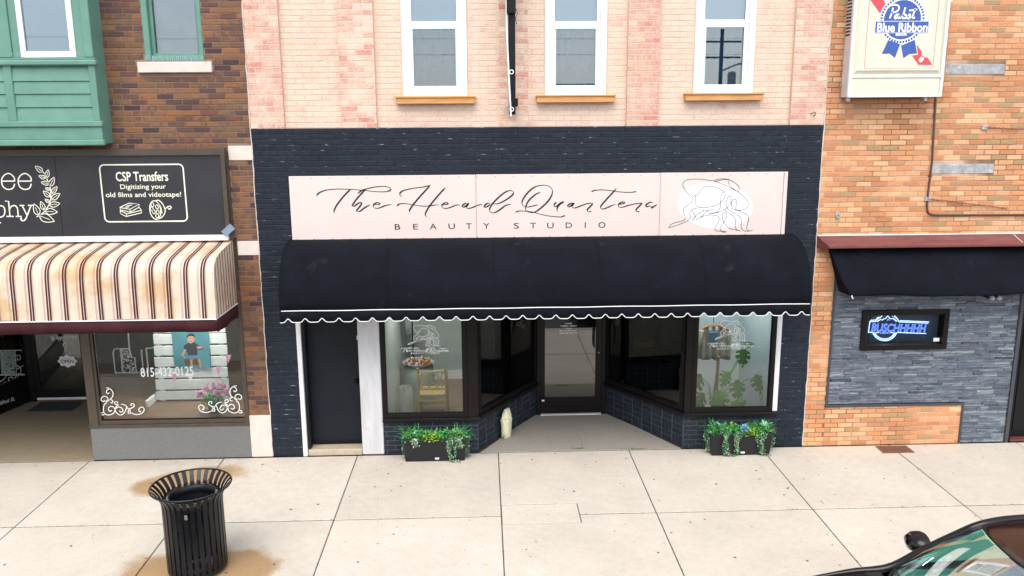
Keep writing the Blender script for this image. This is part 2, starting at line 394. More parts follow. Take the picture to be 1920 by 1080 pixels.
def concrete_mat(name, base, stains=(), speck=True):
    m, t, b, n, l = nodes_of(name)
    oi = n.new('ShaderNodeObjectInfo')
    f = pos_noise(n, l, 1.1, 6, .65); f2 = pos_noise(n, l, 60, 5, .8); f3 = pos_noise(n, l, 9, 5, .7)
    c = ramp(n, l, f, [(.3, tuple(v*.90 for v in base)), (.7, tuple(v*1.05 for v in base))])
    c = mix(n, l, 1.0, c, ramp(n, l, f2, [(.30, (.76, .74, .71)), (.5, (1, 1, 1)), (.72, (1.12, 1.12, 1.12))]), 'MULTIPLY')
    c = mix(n, l, 1.0, c, ramp(n, l, f3, [(.3, (.93, .92, .90)), (.6, (1.02, 1.02, 1.02))]), 'MULTIPLY')
    c = mix(n, l, 1.0, c, ramp(n, l, oi.outputs['Random'], [(0, (.93, .925, .92)), (1, (1.04, 1.04, 1.04))]), 'MULTIPLY')
    g = n.new('ShaderNodeNewGeometry'); sep = n.new('ShaderNodeSeparateXYZ'); l.new(g.outputs['Position'], sep.inputs[0])
    wob = math_n(n, l, 'MULTIPLY', math_n(n, l, 'SUBTRACT', pos_noise(n, l, 3.2, 5, .55), .5), .75)
    tot = None
    for sx, sy, rx, ry, ang in stains:
        dx = math_n(n, l, 'SUBTRACT', sep.outputs[0], sx); dy = math_n(n, l, 'SUBTRACT', sep.outputs[1], sy)
        ca, sa = math.cos(ang), math.sin(ang)
        u = math_n(n, l, 'DIVIDE', math_n(n, l, 'ADD', math_n(n, l, 'MULTIPLY', dx, ca), math_n(n, l, 'MULTIPLY', dy, sa)), rx)
        v = math_n(n, l, 'DIVIDE', math_n(n, l, 'SUBTRACT', math_n(n, l, 'MULTIPLY', dy, ca), math_n(n, l, 'MULTIPLY', dx, sa)), ry)
        d = math_n(n, l, 'SQRT', math_n(n, l, 'ADD', math_n(n, l, 'MULTIPLY', u, u), math_n(n, l, 'MULTIPLY', v, v)))
        d = math_n(n, l, 'ADD', math_n(n, l, 'ADD', d, wob), math_n(n, l, 'MULTIPLY', math_n(n, l, 'SUBTRACT', pos_noise(n, l, 45, 4, .8), .5), .5))
        k = ramp(n, l, d, [(.72, (1, 1, 1)), (1.0, (0, 0, 0))])
        tot = k if tot is None else mix(n, l, 1.0, tot, k, 'LIGHTEN')
    if tot is not None:
        st = mix(n, l, 1.0, c, (.66, .47, .27), 'MULTIPLY')
        st = mix(n, l, ramp(n, l, pos_noise(n, l, 130, 2, .5), [(.60, (0, 0, 0)), (.68, (.5, .5, .5))]), st, (.62, .54, .40))
        c = mix(n, l, tot, c, st)
    l.new(c, b.inputs['Base Color']); b.inputs['Roughness'].default_value = .88
    bump(n, l, b, f2, .35, .003); MATS[name] = m
STAINS = [(-.92, -.70, .80, .40, R(24)), (-.15, -2.95, .85, .52, R(8)), (.38, -2.95, .42, .48, 0)]
concrete_mat('pavement_concrete', (.575, .522, .455), STAINS); concrete_mat('entry_concrete', (.36, .33, .29)); concrete_mat('tan_concrete', (.36, .29, .195)); concrete_mat('step_concrete', (.50, .42, .32))

# ================================================================== ground, road, pavement
def struct(o): o['kind'] = 'structure'; return o
struct(B('ground', 'asphalt', None, (-120, 120, -140, 100, -.40, -.30), bevel=0))
struct(B('road', 'asphalt', None, (-60, 60, -19.2, -3.98, -.29, -.15), bevel=0))
kerb = struct(B('kerb', 'kerb_concrete', None, bevel=0)) if False else None
kp = struct(B('pavement', 'joint_dirt', None, (-30, 40, -3.80, .0, -.28, -.016), (-5.3, -2.43, 0, 2.6, -.28, -.016), (2.8, 5.75, 0, 1.5, -.28, -.016), bevel=0))
XJ = [-8.05, -6.2, -4.345, -2.493, -.667, 1.158, 3.110, 4.938, 6.807, 8.644, 10.48, 12.32, 14.16]
YJ = [-.012, -1.890, -3.79]
GAP = .0055; GY = .010
def slab(pts, name='slab', mat='pavement_concrete', z=0.0, parent=kp, bevel=.006):
    m = MB(); tz = [rng.uniform(-.0012, .0012) for _ in pts]
    m.prism([(p[0], p[1], -.014) for p in pts], (0, 0, .014+z+rng.uniform(-.0008, .0012)))
    return m.build(name, mat, parent, bevel=bevel)
PX0, PX1, PY0, PY1 = 3.118, 4.028, -2.075, -1.604     # the small recut rectangle
for i in range(len(XJ)-1):
    for j in range(2):
        x0, x1, y1, y0 = XJ[i]+GAP, XJ[i+1]-GAP, YJ[j]-GY, YJ[j+1]+GY
        if abs(XJ[i]-3.110) < .01:
            if j == 0: slab([(x0, PY1+GY), (PX1+GAP, PY1+GY), (PX1+GAP, y0), (x1, y0), (x1, y1), (x0, y1)])
            else: slab([(x0, y0), (x1, y0), (x1, y1), (PX1+GAP, y1), (PX1+GAP, PY0-GY*1.2), (x0, PY0-GY*1.2)])
        else: slab([(x0, y0), (x1, y0), (x1, y1), (x0, y1)])
slab([(PX0, PY0+.002), (PX1-.003, PY0+.002), (PX1-.003, PY1-.004), (PX0, PY1-.004)])
for i in range(-8, 12):
    m = MB(); m.box(i*2.4+.006, (i+1)*2.4-.006, -3.98, -3.80, -.28, -.004); tag(m.build('kerb_stone', 'kerb_concrete', kp, bevel=.02, seg=2))
# entry floors
fl = struct(MB().prism([(2.86, .0, -.012), (5.68, .0, -.012), (4.86, 1.46, -.012), (3.70, 1.46, -.012)], (0, 0, .017)).build('entry_floor', 'entry_concrete', None, bevel=.003))
fl2 = struct(MB().prism([(-5.4, .0, -.012), (-2.44, .0, -.012), (-3.62, 2.5, -.012), (-4.7, 2.55, -.012)], (0, 0, .017)).build('entry_floor', 'tan_concrete', None, bevel=.003))
# crack in the entry slab, moss along the joint, specks of litter
m = MB()
def crack(pts, wd): 
    P = [G(x, y, .0055) for x, y in pts]
    for a, b in zip(P, P[1:]):
        d = (b-a).normalized(); s = Vector((-d.y, d.x, 0))*wd*rng.uniform(.5, 1.2); m.quad(a+s, b+s*.8, b-s*.8, a-s)
crack([(1081, 813), (1084, 818), (1086, 822), (1091, 826), (1092, 831), (1091, 836), (1094, 841)], .004)
tag(m.build('crack', 'joint_dirt', fl))
m = MB(); lr = random.Random(3)
for k in range(120):
    x = lr.uniform(-3, 10.5); y = -lr.random()**.7*3.6
    if lr.random() < .25: y = -lr.uniform(0.01, .12)
    s = lr.uniform(.006, .018); a = lr.uniform(0, 6.3); c, d = math.cos(a)*s, math.sin(a)*s*1.0
    m.poly([(x+c, y+d, .004), (x-d*.5, y+c*.5, .007), (x-c, y-d, .004), (x+d*.5, y-c*.5, .005)])
for k in range(900):      # grit caught in the slab joints
    if k % 3: y = lr.choice((-1.890, -1.890, -.012, -3.79))+lr.uniform(-.008, .008); x = lr.uniform(-4, 11)+.35*math.sin(k)
    else: x = lr.choice(XJ)+lr.uniform(-.005, .005); y = lr.uniform(-3.7, -.02)
    s = lr.uniform(.004, .012); a = lr.uniform(0, 6.3); c, d = math.cos(a)*s, math.sin(a)*s
    m.poly([(x+c*1.6, y+d*.6, .0035), (x-d*.4, y+c*.4, .005), (x-c*1.6, y-d*.6, .0035), (x+d*.4, y-c*.4, .0035)])
for k in range(110):      # trodden gum and spots
    x = lr.uniform(-3.5, 10.5); y = lr.uniform(-3.7, -.05); s = lr.uniform(.007, .02)
    m.poly([(x+s*math.cos(q)*lr.uniform(.7, 1), y+s*math.sin(q)*lr.uniform(.7, 1), .0028) for q in [2*math.pi*j/8 for j in range(8)]])
tag(m.build('litter', M('dry_leaf', (.10, .075, .055), .9, var=.4, scale=40), None), 'dry leaf bits and specks scattered over the pale pavement', 'litter', kind='stuff')
m = MB()
for k in range(260):
    t = lr.random(); p = G(1176+lr.gauss(12, 16), 841.5, .004) if k % 2 else G(1085+lr.gauss(0, 6), 841, .004)
    x, y = p.x, p.y+lr.uniform(-.02, .015); s = lr.uniform(.006, .014); a = lr.uniform(0, 6.3)
    m.poly([(x, y, .004), (x+math.cos(a)*s, y+math.sin(a)*s, .004+lr.uniform(.004, .014)), (x+math.cos(a+1)*s, y+math.sin(a+1)*s, .006)])
tag(m.build('moss', M('moss_green', (.07, .13, .03), .9, var=.3, scale=40), None), 'little green weeds in the joint before the shop entry', 'weeds', kind='stuff')

# ================================================================== the pink and navy shop building
W = 7.4; ZN = 4.455; ZT = 7.3
shop = thing('shop_building', 'painted brick shop building, worn pink upper floor above navy blue brick shopfront', 'building', (3.7, 0, 0))
pinkpal = lambda rg: tint(rg, (.735, .565, .455), .95, 1.04)
def px(x, y=120, Y=0): return A(x, y, Y).x
PIL = [(0.0, px(526)), (px(636), px(702)), (px(936), px(990)), (px(1177), px(1236)), (px(1488), W)]
REC = .055
WIN = [(A(753, 90).x, A(875, 90).x), (A(1022, 90).x, A(1138, 90).x), (A(1304, 90).x, A(1416, 90).x)]
ZS = A(815, 180).z; ZW1 = 7.0
wh = [(a+.01, b-.01, ZS-.02, ZW1) for a, b in WIN]
up = MB()
for c in holes_grid(0, W, ZN, ZT, wh): up.box(c[0], c[1], REC, .30, c[2], c[3])
upper = up.build('upper_wall', 'pink_mortar', shop)
for k, (a, b) in enumerate(PIL):
    Yp = .0 if k != 2 else .030
    B('pilaster', 'pink_mortar', shop, (a, b, Yp, REC+.001, ZN+.001, ZT-.002), bevel=0)
bk = Bricks('pink_brick', .203, .058, .0110, .0026, .0022, pinkpal, 26, 3)
pr = lambda u, z: (1.0 if z < 6.05 else .2)*(.7+.3*random.Random(int(u*91)+int(z*977)).random())
lo_w, hi_w = (lambda c: c[3] < .42), (lambda c: c[3] > .45)
edges = [0]+[v for p in PIL for v in p]+[W]
for k, (a, b) in enumerate(PIL):
    Yp = .0 if k != 2 else .030
    bk.wall(a+.002, b-.002, ZN+.004, ZT, yplane(Yp), sel=(lambda c: c[3] > .72) if k == 3 else hi_w if k == 0 else (lambda c: c[3] > .2), prio=pr, zorg=ZN+.006, uorg=a)
for a, b in zip([p[1] for p in PIL[:-1]], [p[0] for p in PIL[1:]]):
    bk.wall(a+.002, b-.002, ZN+.004, ZT, yplane(REC), holes=[(h[0]-.02, h[1]+.02, h[2]-.01, h[3]) for h in wh], sel=lo_w, prio=pr, zorg=ZN+.006, uorg=a+.05)
bk.emit(upper, 150, 'brickwork')
# navy lower wall
NH = [(.42, 7.0, -.01, 2.62)]
nw = MB()
for c in holes_grid(0, W, 0, ZN, NH): nw.box(c[0], c[1], 0, .30, c[2], c[3])
lower = nw.build('lower_wall', 'navy_mortar', shop)
navypal = lambda rg: tint(rg, (.0125, .0175, .0275), .88, 1.12)
nb = Bricks('navy_brick', .2095, .0575, .0110, .0055, .0035, navypal, 18, 5, JV=.0035)
SGN = (A(541, 331).x, A(1478, 322).x, A(549, 450).z-.0, A(541, 331).z)
for args in ((0, W, 2.62, ZN-.004), (0, .42, .004, 2.62), (7.0, W, .004, 2.62)):
    nb.wall(args[0]+.002, args[1]-.002, args[2], args[3], yplane(0), holes=[(SGN[0]+.02, SGN[1]-.02, SGN[2]+.1, SGN[3]-.03)], prio=lambda u, z: 1.2 if z > 3.85 else (1.0 if z < 2 else .5), zorg=.004)
nb.emit(lower, 110, 'brickwork')
# pale paint bead along both building edges
for x, s in ((-.004, 1), (W+.004, -1)):
    m = MB(); P = []
    for k in range(90): z = .02+k*.08; P.append((x+rng.uniform(-.005, .005), -.006, z))
    m.tube(P, [rng.uniform(.004, .0085) for _ in P], 5); m.build('caulk_line', 'limestone', shop)
B('roof', 'plaster_dark', shop, (.0, W, .30, 9, ZT-.1, ZT), bevel=0); B('rear_wall', 'far_brick', shop, (.0, W, 8.9, 9, 0, ZT-.1), bevel=0); B('party_wall', 'far_brick', shop, (.004, .1, .3, 8.9, 0, ZT-.1), (W-.1, W-.004, .3, 8.9, 0, ZT-.1), bevel=0); B('upper_floor', 'ceiling_tile', shop, (.1, W-.1, .3, 8.9, 2.75, 2.9), bevel=0)
# upper windows
def sash_window(x0, x1, z0, z1, zm, parent, Yf=.02):
    wn = B('window', 'white_vinyl', parent, (x0, x0+.075, Yf, Yf+.09, z0, z1), (x1-.075, x1, Yf, Yf+.09, z0, z1), (x0+.075, x1-.075, Yf, Yf+.09, z0, z0+.06), bevel=.004)
    a, b = x0+.075, x1-.075
    ls = B('lower_sash', 'white_vinyl', wn, (a, a+.055, Yf+.022, Yf+.06, z0+.06, zm), (b-.055, b, Yf+.022, Yf+.06, z0+.06, zm), (a+.055, b-.055, Yf+.022, Yf+.06, z0+.06, z0+.125), (a+.055, b-.055, Yf+.022, Yf+.06, zm-.05, zm), bevel=.004)
    B('screen_frame', 'pvc_shade', wn, (a+.056, a+.066, Yf+.015, Yf+.04, z0+.126, zm-.051), (b-.066, b-.056, Yf+.015, Yf+.04, z0+.126, zm-.051), (a+.066, b-.066, Yf+.015, Yf+.04, zm-.062, zm-.051), bevel=0)
    us = B('upper_sash', 'white_vinyl', wn, (a, a+.05, Yf+.05, Yf+.085, zm-.01, z1), (b-.05, b, Yf+.05, Yf+.085, zm-.01, z1), (a+.05, b-.05, Yf+.05, Yf+.085, zm-.01, zm+.035), bevel=.004)
    MB().box(a+.05, b-.05, Yf+.040, Yf+.046, z0+.12, zm-.045).build('pane', 'upper_glass', wn)
    MB().box(a+.045, b-.045, Yf+.066, Yf+.072, zm+.03, z1).build('pane', 'upper_glass', wn)
    m = MB(); n = 40; rows = []
    for r in range(2): rows.append([(x0+.05+(x1-x0-.1)*k/n, Yf+.16+.018*math.sin(k*1.1)+.008*math.sin(k*.37), z0+.05 if r == 0 else zm+.02) for k in range(n+1)])
    m.grid(rows).build('curtain', 'curtain', wn, smooth=True)
    MB().box(x0+.05, x1-.05, Yf+.13, Yf+.135, zm-.02, z1).build('roller_shade', 'pvc_shade', wn)
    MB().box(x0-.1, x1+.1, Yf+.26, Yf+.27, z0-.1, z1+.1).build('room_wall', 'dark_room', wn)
    return wn
for k, (a, b) in enumerate(WIN):
    zm = A((753, 1022, 1304)[k]+60, (44, 44, 41)[k]).z
    sash_window(a, b, ZS, ZW1, zm, shop)
    l_, r_ = ((741, 892), (1005, 1155), (1284, 1433))[k]; zt = A(815, (180, 179, 177)[k], -.05).z; zb = A(815, (194.5, 193.5, 191.5)[k], -.05).z
    x0, x1 = A(l_, 187, -.05).x, A(r_, 187, -.05).x
    m = MB(); m.box(x0, x1, -.06, .10, zt-.022, zt); m.box(x0+.012, x1-.012, -.045, .10, zb, zt-.022); m.build('sill', 'sill_wood', shop, bevel=.004)
# ------------------------------------------------------------------ shopfront
ZF = 2.60            # head of the shopfront, hidden behind the awning
sf = shop
B('transom_panel', 'navy_paint', shop, (.42, 1.53, .02, .3, 2.15, ZF+.02), (1.53, 7.0, -.01, .06, 2.42, ZF+.02), bevel=.003)
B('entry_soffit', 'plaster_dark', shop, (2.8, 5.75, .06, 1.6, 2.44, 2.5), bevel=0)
# plain dark door on the left
B('door_trim', 'white_trim', shop, (.415, .475, -.012, .20, 0.0, 2.2), bevel=.004)
B('door_jamb', 'navy_paint', shop, (.475, .515, .03, .26, .09, 2.2), (1.225, 1.26, .06, .26, .09, 2.2), bevel=.003)
B('door_step', 'step_concrete', shop, (.478, 1.225, .01, .26, -.01, .085), bevel=.012)
dr = B('door', 'navy_paint', shop, (.515, 1.225, .20, .245, .095, 2.2), bevel=.004)
B('door_sweep', 'black_metal', dr, (.53, 1.21, .188, .20, .10, .15), bevel=.002)
m = MB(); m.lathe([(0.0001, 0), (.03, 0), (.03, .012), (.012, .02), (.012, .05), (.028, .06), (.028, .085), (.0001, .095)], (0, 0, 0), 16)
m.v = [(1.165+v[0], .2-v[2], 1.02+v[1]) for v in m.v]; m.build('door_knob', 'black_metal', dr, smooth=True)
B('latch_plate', 'white_vinyl', dr, (1.185, 1.215, .192, .2, 1.60, 1.66), bevel=.002)
B('hinge', 'black_metal', dr, (.515, .528, .185, .2, .4, .5), (.515, .528, .185, .2, 1.1, 1.2), (.515, .528, .185, .2, 1.8, 1.9), bevel=0)
B('column', 'column_paint', shop, (1.232, 1.528, -.015, .25, .012, 2.5), bevel=.008)
B('column_base', 'rust_metal', shop, (1.24, 1.52, -.01, .2, 0, .012), bevel=0)
# display windows, corner posts, angled panes
def framed_pane(Mx, L, z0, z1, parent, gm='clear_glass', fw=.06, mat='bronze_metal'):
    m = MB(); d0, d1 = -.03, .05
    for b in ((0, fw, d0, d1, z0, z1), (L-fw, L, d0, d1, z0, z1), (fw, L-fw, d0, d1, z0, z0+fw), (fw, L-fw, d0, d1, z1-fw, z1)): m.box(*b, Mx=Mx)
    fr = m.build('display_window', mat, parent, bevel=.004)
    MB().box(fw-.01, L-fw+.01, .008, .014, z0+fw-.01, z1-fw+.01, Mx=Mx).build('pane', gm, fr)
    m = MB()
    for b in ((fw, L-fw, -.012, .0, z0+fw, z0+fw+.014), (fw, fw+.012, -.012, .0, z0+fw, z1-fw), (L-fw-.012, L-fw, -.012, .0, z0+fw, z1-fw)): m.box(*b, Mx=Mx)
    m.build('glazing_bead', 'black_metal', fr, bevel=.002)
    return fr
ZB = .50
cL, cR, dL, dR = (2.83, .06), (5.71, .06), (3.735, 1.455), (4.815, 1.455)
framed_pane(Matrix.Translation((1.53, .0, 0)), 1.17, ZB+.035, 2.42, shop)
framed_pane(Matrix.Translation((5.79, .0, 0)), 1.145, ZB+.035, 2.42, shop)
MaL, MaR = along(cL, dL), along(dR, cR); LA = math.dist(cL, dL); LB = math.dist(dR, cR)
framed_pane(MaL, LA, ZB+.035, 2.42, shop, 'dark_glass'); framed_pane(MaR, LB, ZB+.035, 2.42, shop, 'dark_glass')
for x0, x1 in ((2.70, 2.845), (5.695, 5.79)):
    B('corner_post', 'bronze_metal', shop, (x0, x1, -.035, .10, ZB+.036, 2.42), bevel=.006)
# sills and bulkheads
B('sill', 'black_metal', shop, (1.53, 2.88, -.055, .09, ZB-.02, ZB+.035), bevel=.005); B('sill', 'black_metal', shop, (5.66, 7.0, -.055, .09, ZB-.02, ZB+.035), bevel=.005)
for Mx, L in ((MaL, LA), (MaR, LB)):
    MB().box(.02, L, -.06, .06, ZB-.02, ZB+.034, Mx=Mx).build('sill', 'black_metal', shop, bevel=.005)
bb = Bricks('navy_brick', .203, .0600, .0075, .0032, .003, lambda rg: tint(rg, (.0155, .0200, .0300), .85, 1.2), 14, 9)
mortar_mat('bulk_mortar', (.055, .066, .085), (.085, .098, .12))
bulk = MB().box(1.53, 2.83, .0, .1, 0, ZB-.02).build('bulkhead', 'bulk_mortar', shop); MB().box(5.71, 7.0, .0, .1, 0, ZB-.02).build('bulkhead', 'bulk_mortar', shop)
for Mx, L in ((MaL, LA), (MaR, LB)): MB().box(0, L, .0, .1, 0, ZB-.02, Mx=Mx).build('bulkhead', 'bulk_mortar', shop)
for a, b in ((1.532, 2.828), (5.712, 6.998)): bb.wall(a, b, .004, ZB-.022, yplane(0), zorg=.004)
def basket(Mx, L):      # pairs of courses laid flat alternating with bricks on end
    u = .01; k = 0
    while u < L-.03:
        w2 = min(.20, L-.008-u)
        for r in range(3):
            z0 = .006+r*.158
            if (k+r) % 2 == 0:
                for q in range(2): bb.items.append((Mx @ Matrix.Translation((u+w2/2, 0, z0+.0375+q*.079)), w2/.203*.96, .072/.06, bb.pick(), .9))
            else:
                for q in range(3): bb.items.append((Mx @ Matrix.Translation((u+w2*(q+.5)/3, 0, z0+.075)), w2/3/.203*.92, .152/.06, bb.pick(), .9))
        u += .206; k += 1
basket(MaL, LA); basket(MaR, LB)
bb.emit(bulk, 40, 'brickwork')
# glass entrance door with its frame
YD = 1.455
B('entry_frame', 'bronze_metal', shop, (3.735, 3.80, YD-.03, YD+.06, 0.004, 2.42), (4.75, 4.815, YD-.03, YD+.06, .004, 2.42), (3.80, 4.75, YD-.03, YD+.06, 2.2, 2.42), bevel=.004)
B('threshold', 'white_trim', shop, (3.80, 4.75, YD-.06, YD+.05, .004, .022), bevel=.003)
gd = B('glass_door', 'bronze_metal', shop, (3.80, 3.868, YD-.015, YD+.03, .025, 2.2), (4.655, 4.75, YD-.015, YD+.03, .025, 2.2), (3.868, 4.655, YD-.015, YD+.03, .025, .285), (3.868, 4.655, YD-.015, YD+.03, 2.05, 2.2), bevel=.004)
MB().box(3.86, 4.66, YD+.004, YD+.010, .28, 2.06).build('pane', 'door_glass', gd)
hx = 4.635; m = MB(); m.tube(spline([(hx, YD-.015, 1.10), (hx-.01, YD-.065, 1.115), (hx-.015, YD-.075, 1.25), (hx-.01, YD-.065, 1.385), (hx, YD-.015, 1.40)], 6), .011, 8); m.build('door_handle', 'black_metal', gd, smooth=True)
m = MB(); m.box(4.69, 4.715, YD-.022, YD-.015, .99, 1.015); m.build('lock_cylinder', 'screw', gd, bevel=.004)
B('door_sticker', 'white_print', gd, (3.82, 3.862, YD-.0175, YD-.0155, .225, .25), bevel=0)
m = MB(); fr = FAC(YD+.003)
for k, s in enumerate(('HOURS', 'TUESDAY - FRIDAY', '9-6PM', 'SAT. BY APPT ONLY', 'WALK-INS WELCOME')):
    y = (608, 612.7, 617.5, 621.5, 626)[k]; wpx = (13, 31, 11, 33, 35)[k]
    a = A(1066-wpx/2, y, YD); b = A(1066+wpx/2, y, YD); text(m, s, a.x, b.x, a.z, .022, fr, bold=.02)
m.build('door_lettering', 'white_print', gd)
# white trim by the right pier
B('pier_trim', 'white_trim', shop, (6.938, 7.008, -.014, .2, ZB+.036, 2.5), bevel=.004)
# rooms behind the glass
ip = shop
MB().box(.3, 7.3, .0, 7.5, -.02, .0).build('shop_floor', 'floor_wood', ip) if False else None
m = MB(); m.box(1.3, 7.25, 1.52, 7.6, -.03, .03); m.prism([(1.56, .10, -.03), (2.83, .10, -.03), (3.72, 1.52, -.03), (1.56, 1.52, -.03)], (0, 0, .06)); m.prism([(5.71, .10, -.03), (6.95, .10, -.03), (6.95, 1.52, -.03), (4.83, 1.52, -.03)], (0, 0, .06)); m.build('shop_floor', 'floor_wood', shop)
B('shop_ceiling', 'ceiling_tile', shop, (1.3, 7.25, .1, 7.6, 2.62, 2.7), bevel=0)
B('partition', 'plaster_light', shop, (1.40, 1.56, .06, 3.4, 0, 2.62), (1.56, 2.66, 3.30, 3.42, 0, 2.62), bevel=0)
B('skirting', 'white_vinyl', shop, (1.562, 2.66, 3.26, 3.30, .03, .17), bevel=0)
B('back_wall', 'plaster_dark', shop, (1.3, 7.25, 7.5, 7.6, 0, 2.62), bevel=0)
B('side_wall', 'plaster_blue', shop, (6.99, 7.1, .1, 7.5, 0, 2.62), (5.75, 6.99, 1.75, 1.83, 1.02, 2.62), bevel=0)
B('half_wall', 'wainscot', shop, (5.75, 6.99, 1.70, 1.75, 0, 1.02), bevel=0)
# ================================================================== blush sign board
YS = -.045
sg = thing('shop_sign', 'long blush pink sign board with black script lettering above the black awning', 'sign', (3.7, 0, SGN[2]))
def sp(x, y): p = A(x, y, YS); return p.x, p.z
xl, zt = sp(541, 331); xr, zt2 = sp(1478, 322); zb = SGN[2]-.02
s1, s2 = sp(893, 400)[0], sp(1237, 400)[0]; s3 = sp(1466, 400)[0]
for a, b in ((xl, s1-.003), (s1+.003, s2-.003), (s2+.003, s3-.003), (s3+.003, xr)):
    B('panel', 'sign_blush', sg, (a, b, YS, -.008, zb, zt+(zt2-zt)*((a+b)/2-xl)/(xr-xl)), bevel=.003)
m = MB()
for x in (s1, s2): m.box(x-.004, x+.004, YS-.006, YS+.004, zb+.005, zt-.012)
m.build('seam_strip', M('seam', (.62, .46, .40), .5), sg)
m = MB()
for zz in (zb+.035, zt-.025):
    for k in range(28):
        x = xl+.05+(xr-xl-.1)*k/27
        m.lathe([(.0001, .004), (.006, .003), (.007, 0)], (0, 0, 0), 8); n0 = len(m.v)-24
        for q in range(n0, len(m.v)): v = m.v[q]; m.v[q] = (x+v[0], YS-v[2], zz+v[1])
tag(m.build('screws', 'screw', sg), kind='stuff')
m = MB(); c = A(1341, 385.5, YS); th = -.12
t = [(c.x+.505*math.cos(a)*math.cos(th)-.305*math.sin(a)*math.sin(th), YS-.0012, c.z+.505*math.cos(a)*math.sin(th)+.305*math.sin(a)*math.cos(th)) for a in [2*math.pi*k/56 for k in range(56)]]
m.poly(t).build('white_oval', 'sign_white', sg)
WOMAN = [
 [(520,395),(450,340),(390,260),(362,195),(375,150),(420,115),(500,98),(600,95),(720,103),(820,120),(900,130),(960,158),(1080,200),(1200,262),(1300,318),(1400,405),(1455,480),(1465,540),(1430,590),(1360,618),(1290,628)],
 [(900,130),(915,108),(980,95),(1060,92),(1140,103),(1210,140),(1290,200),(1315,260),(1300,318)], [(905,135),(960,125),(1040,108),(1140,103)], [(1145,110),(1137,150),(1145,190),(1180,230),(1300,318)],
 [(580,385),(640,320),(680,265),(740,228),(820,217),(900,228),(1000,270),(1065,325),(1078,360),(1060,420),(1000,490),(920,540),(800,570),(700,578),(620,570),(588,545),(580,480),(575,375),(535,400),(510,470),(470,520),(400,570),(372,610),(380,680),(402,740),(390,780),(330,808),(220,835),(155,870),(128,912),(200,895),(330,850),(440,800),(485,760),(490,720),(478,670),(500,635),(540,600),(600,588)],
 [(520,625),(550,680),(570,730),(515,798),(570,740),(610,685),(680,650),(705,625),(700,605),(720,630),(760,632),(880,605)],
 [(790,630),(720,690),(640,755),(570,790)],
 [(640,755),(700,725),(800,705),(880,703),(950,720),(978,765),(955,830),(910,900),(905,950),(940,972),(1000,972),(1060,978),(1095,985),(1050,995),(1005,970),(990,920),(1020,870),(1056,825),(1095,750),(1105,700),(1080,662),(1045,670),(1028,710),(1035,780),(1056,825),(1100,890),(1170,935),(1280,960),(1340,968)],
 [(1045,315),(1015,350),(1003,420),(1000,490),(995,560),(970,620),(920,660),(790,680)],
 [(790,680),(900,670),(1000,645),(1060,612),(1110,580),(1160,520),(1180,450),(1165,395),(1145,382),(1115,420),(1092,490),(1095,540),(1110,580),(1160,630),(1260,685),(1330,740),(1352,800),(1345,880),(1370,950),(1430,975),(1500,970)],
 [(1060,612),(1110,650),(1190,705),(1245,770),(1252,850),(1248,910),(1280,958)],
 [(1290,628),(1255,600),(1262,540),(1275,490),(1255,450),(1225,437),(1195,470),(1183,520),(1195,580),(1230,610),(1290,628),(1380,660),(1450,705),(1475,770),(1455,850),(1440,910),(1455,960),(1500,970),(1545,955)]]
m = MB()
for s in WOMAN: stroke(m, px2(s, YS, (1240, 325), 9), FAC(YS), .0065, .0026, n=5)
m.build('line_drawing', 'ink', sg)
Z1 = [[(108,295),(150,250),(250,212),(400,195),(560,198),(700,205),(850,218),(980,232),(1100,237),(1190,225),(1222,200),(1195,168),(1100,155),(980,165),(880,187),(790,215),(725,262)],
 [(625,192),(560,255),(480,345),(410,440),(375,510),(370,540),(388,556)], [(850,190),(790,255),(710,345),(650,430),(648,450),(680,450),(730,410),(785,395),(770,440),(715,510),(715,528),(760,528),(830,475),(910,432)],
 [(985,430),(1040,425),(1055,405),(1020,397),(970,425),(960,455),(1000,485),(1060,475),(1150,440),(1235,427)], [(1395,315),(1360,285),(1365,250),(1420,215),(1550,185),(1700,165),(1815,138)], [(1815,138),(1740,220),(1640,330),(1550,440),(1500,520),(1515,545)],
 [(1315,450),(1350,420),(1430,412),(1550,430),(1680,450),(1800,447),(1935,427)]]
Z2 = [[(280,175),(200,260),(110,365),(30,470),(-15,550),(-20,590),(5,612)], [(245,430),(300,425),(322,405),(290,397),(240,425),(228,455),(262,485),(340,475),(430,440),(495,428)],
 [(625,415),(580,410),(540,440),(535,462),(560,465),(610,430),(628,410),(595,465),(620,487),(690,470),(760,440),(835,425)], [(960,410),(910,410),(865,450),(865,468),(900,462),(955,425)],
 [(985,420),(1080,410),(1200,350),(1290,280),(1300,240),(1265,217),(1190,235),(1090,310),(1000,400),(950,480),(945,520),(970,548),(1020,548),(1090,510),(1180,445),(1265,420)],
 [(1672,430),(1590,450),(1510,463),(1450,445),(1430,400),(1450,340),(1520,245),(1620,165),(1740,137),(1840,155),(1885,215),(1870,300),(1800,400),(1700,490),(1620,540),(1540,545),(1490,510),(1490,450),(1530,370),(1620,285),(1705,240)],
 [(1330,545),(1380,525),(1470,525),(1590,540),(1700,570),(1830,598),(1940,610),(2020,612),(2080,590)]]
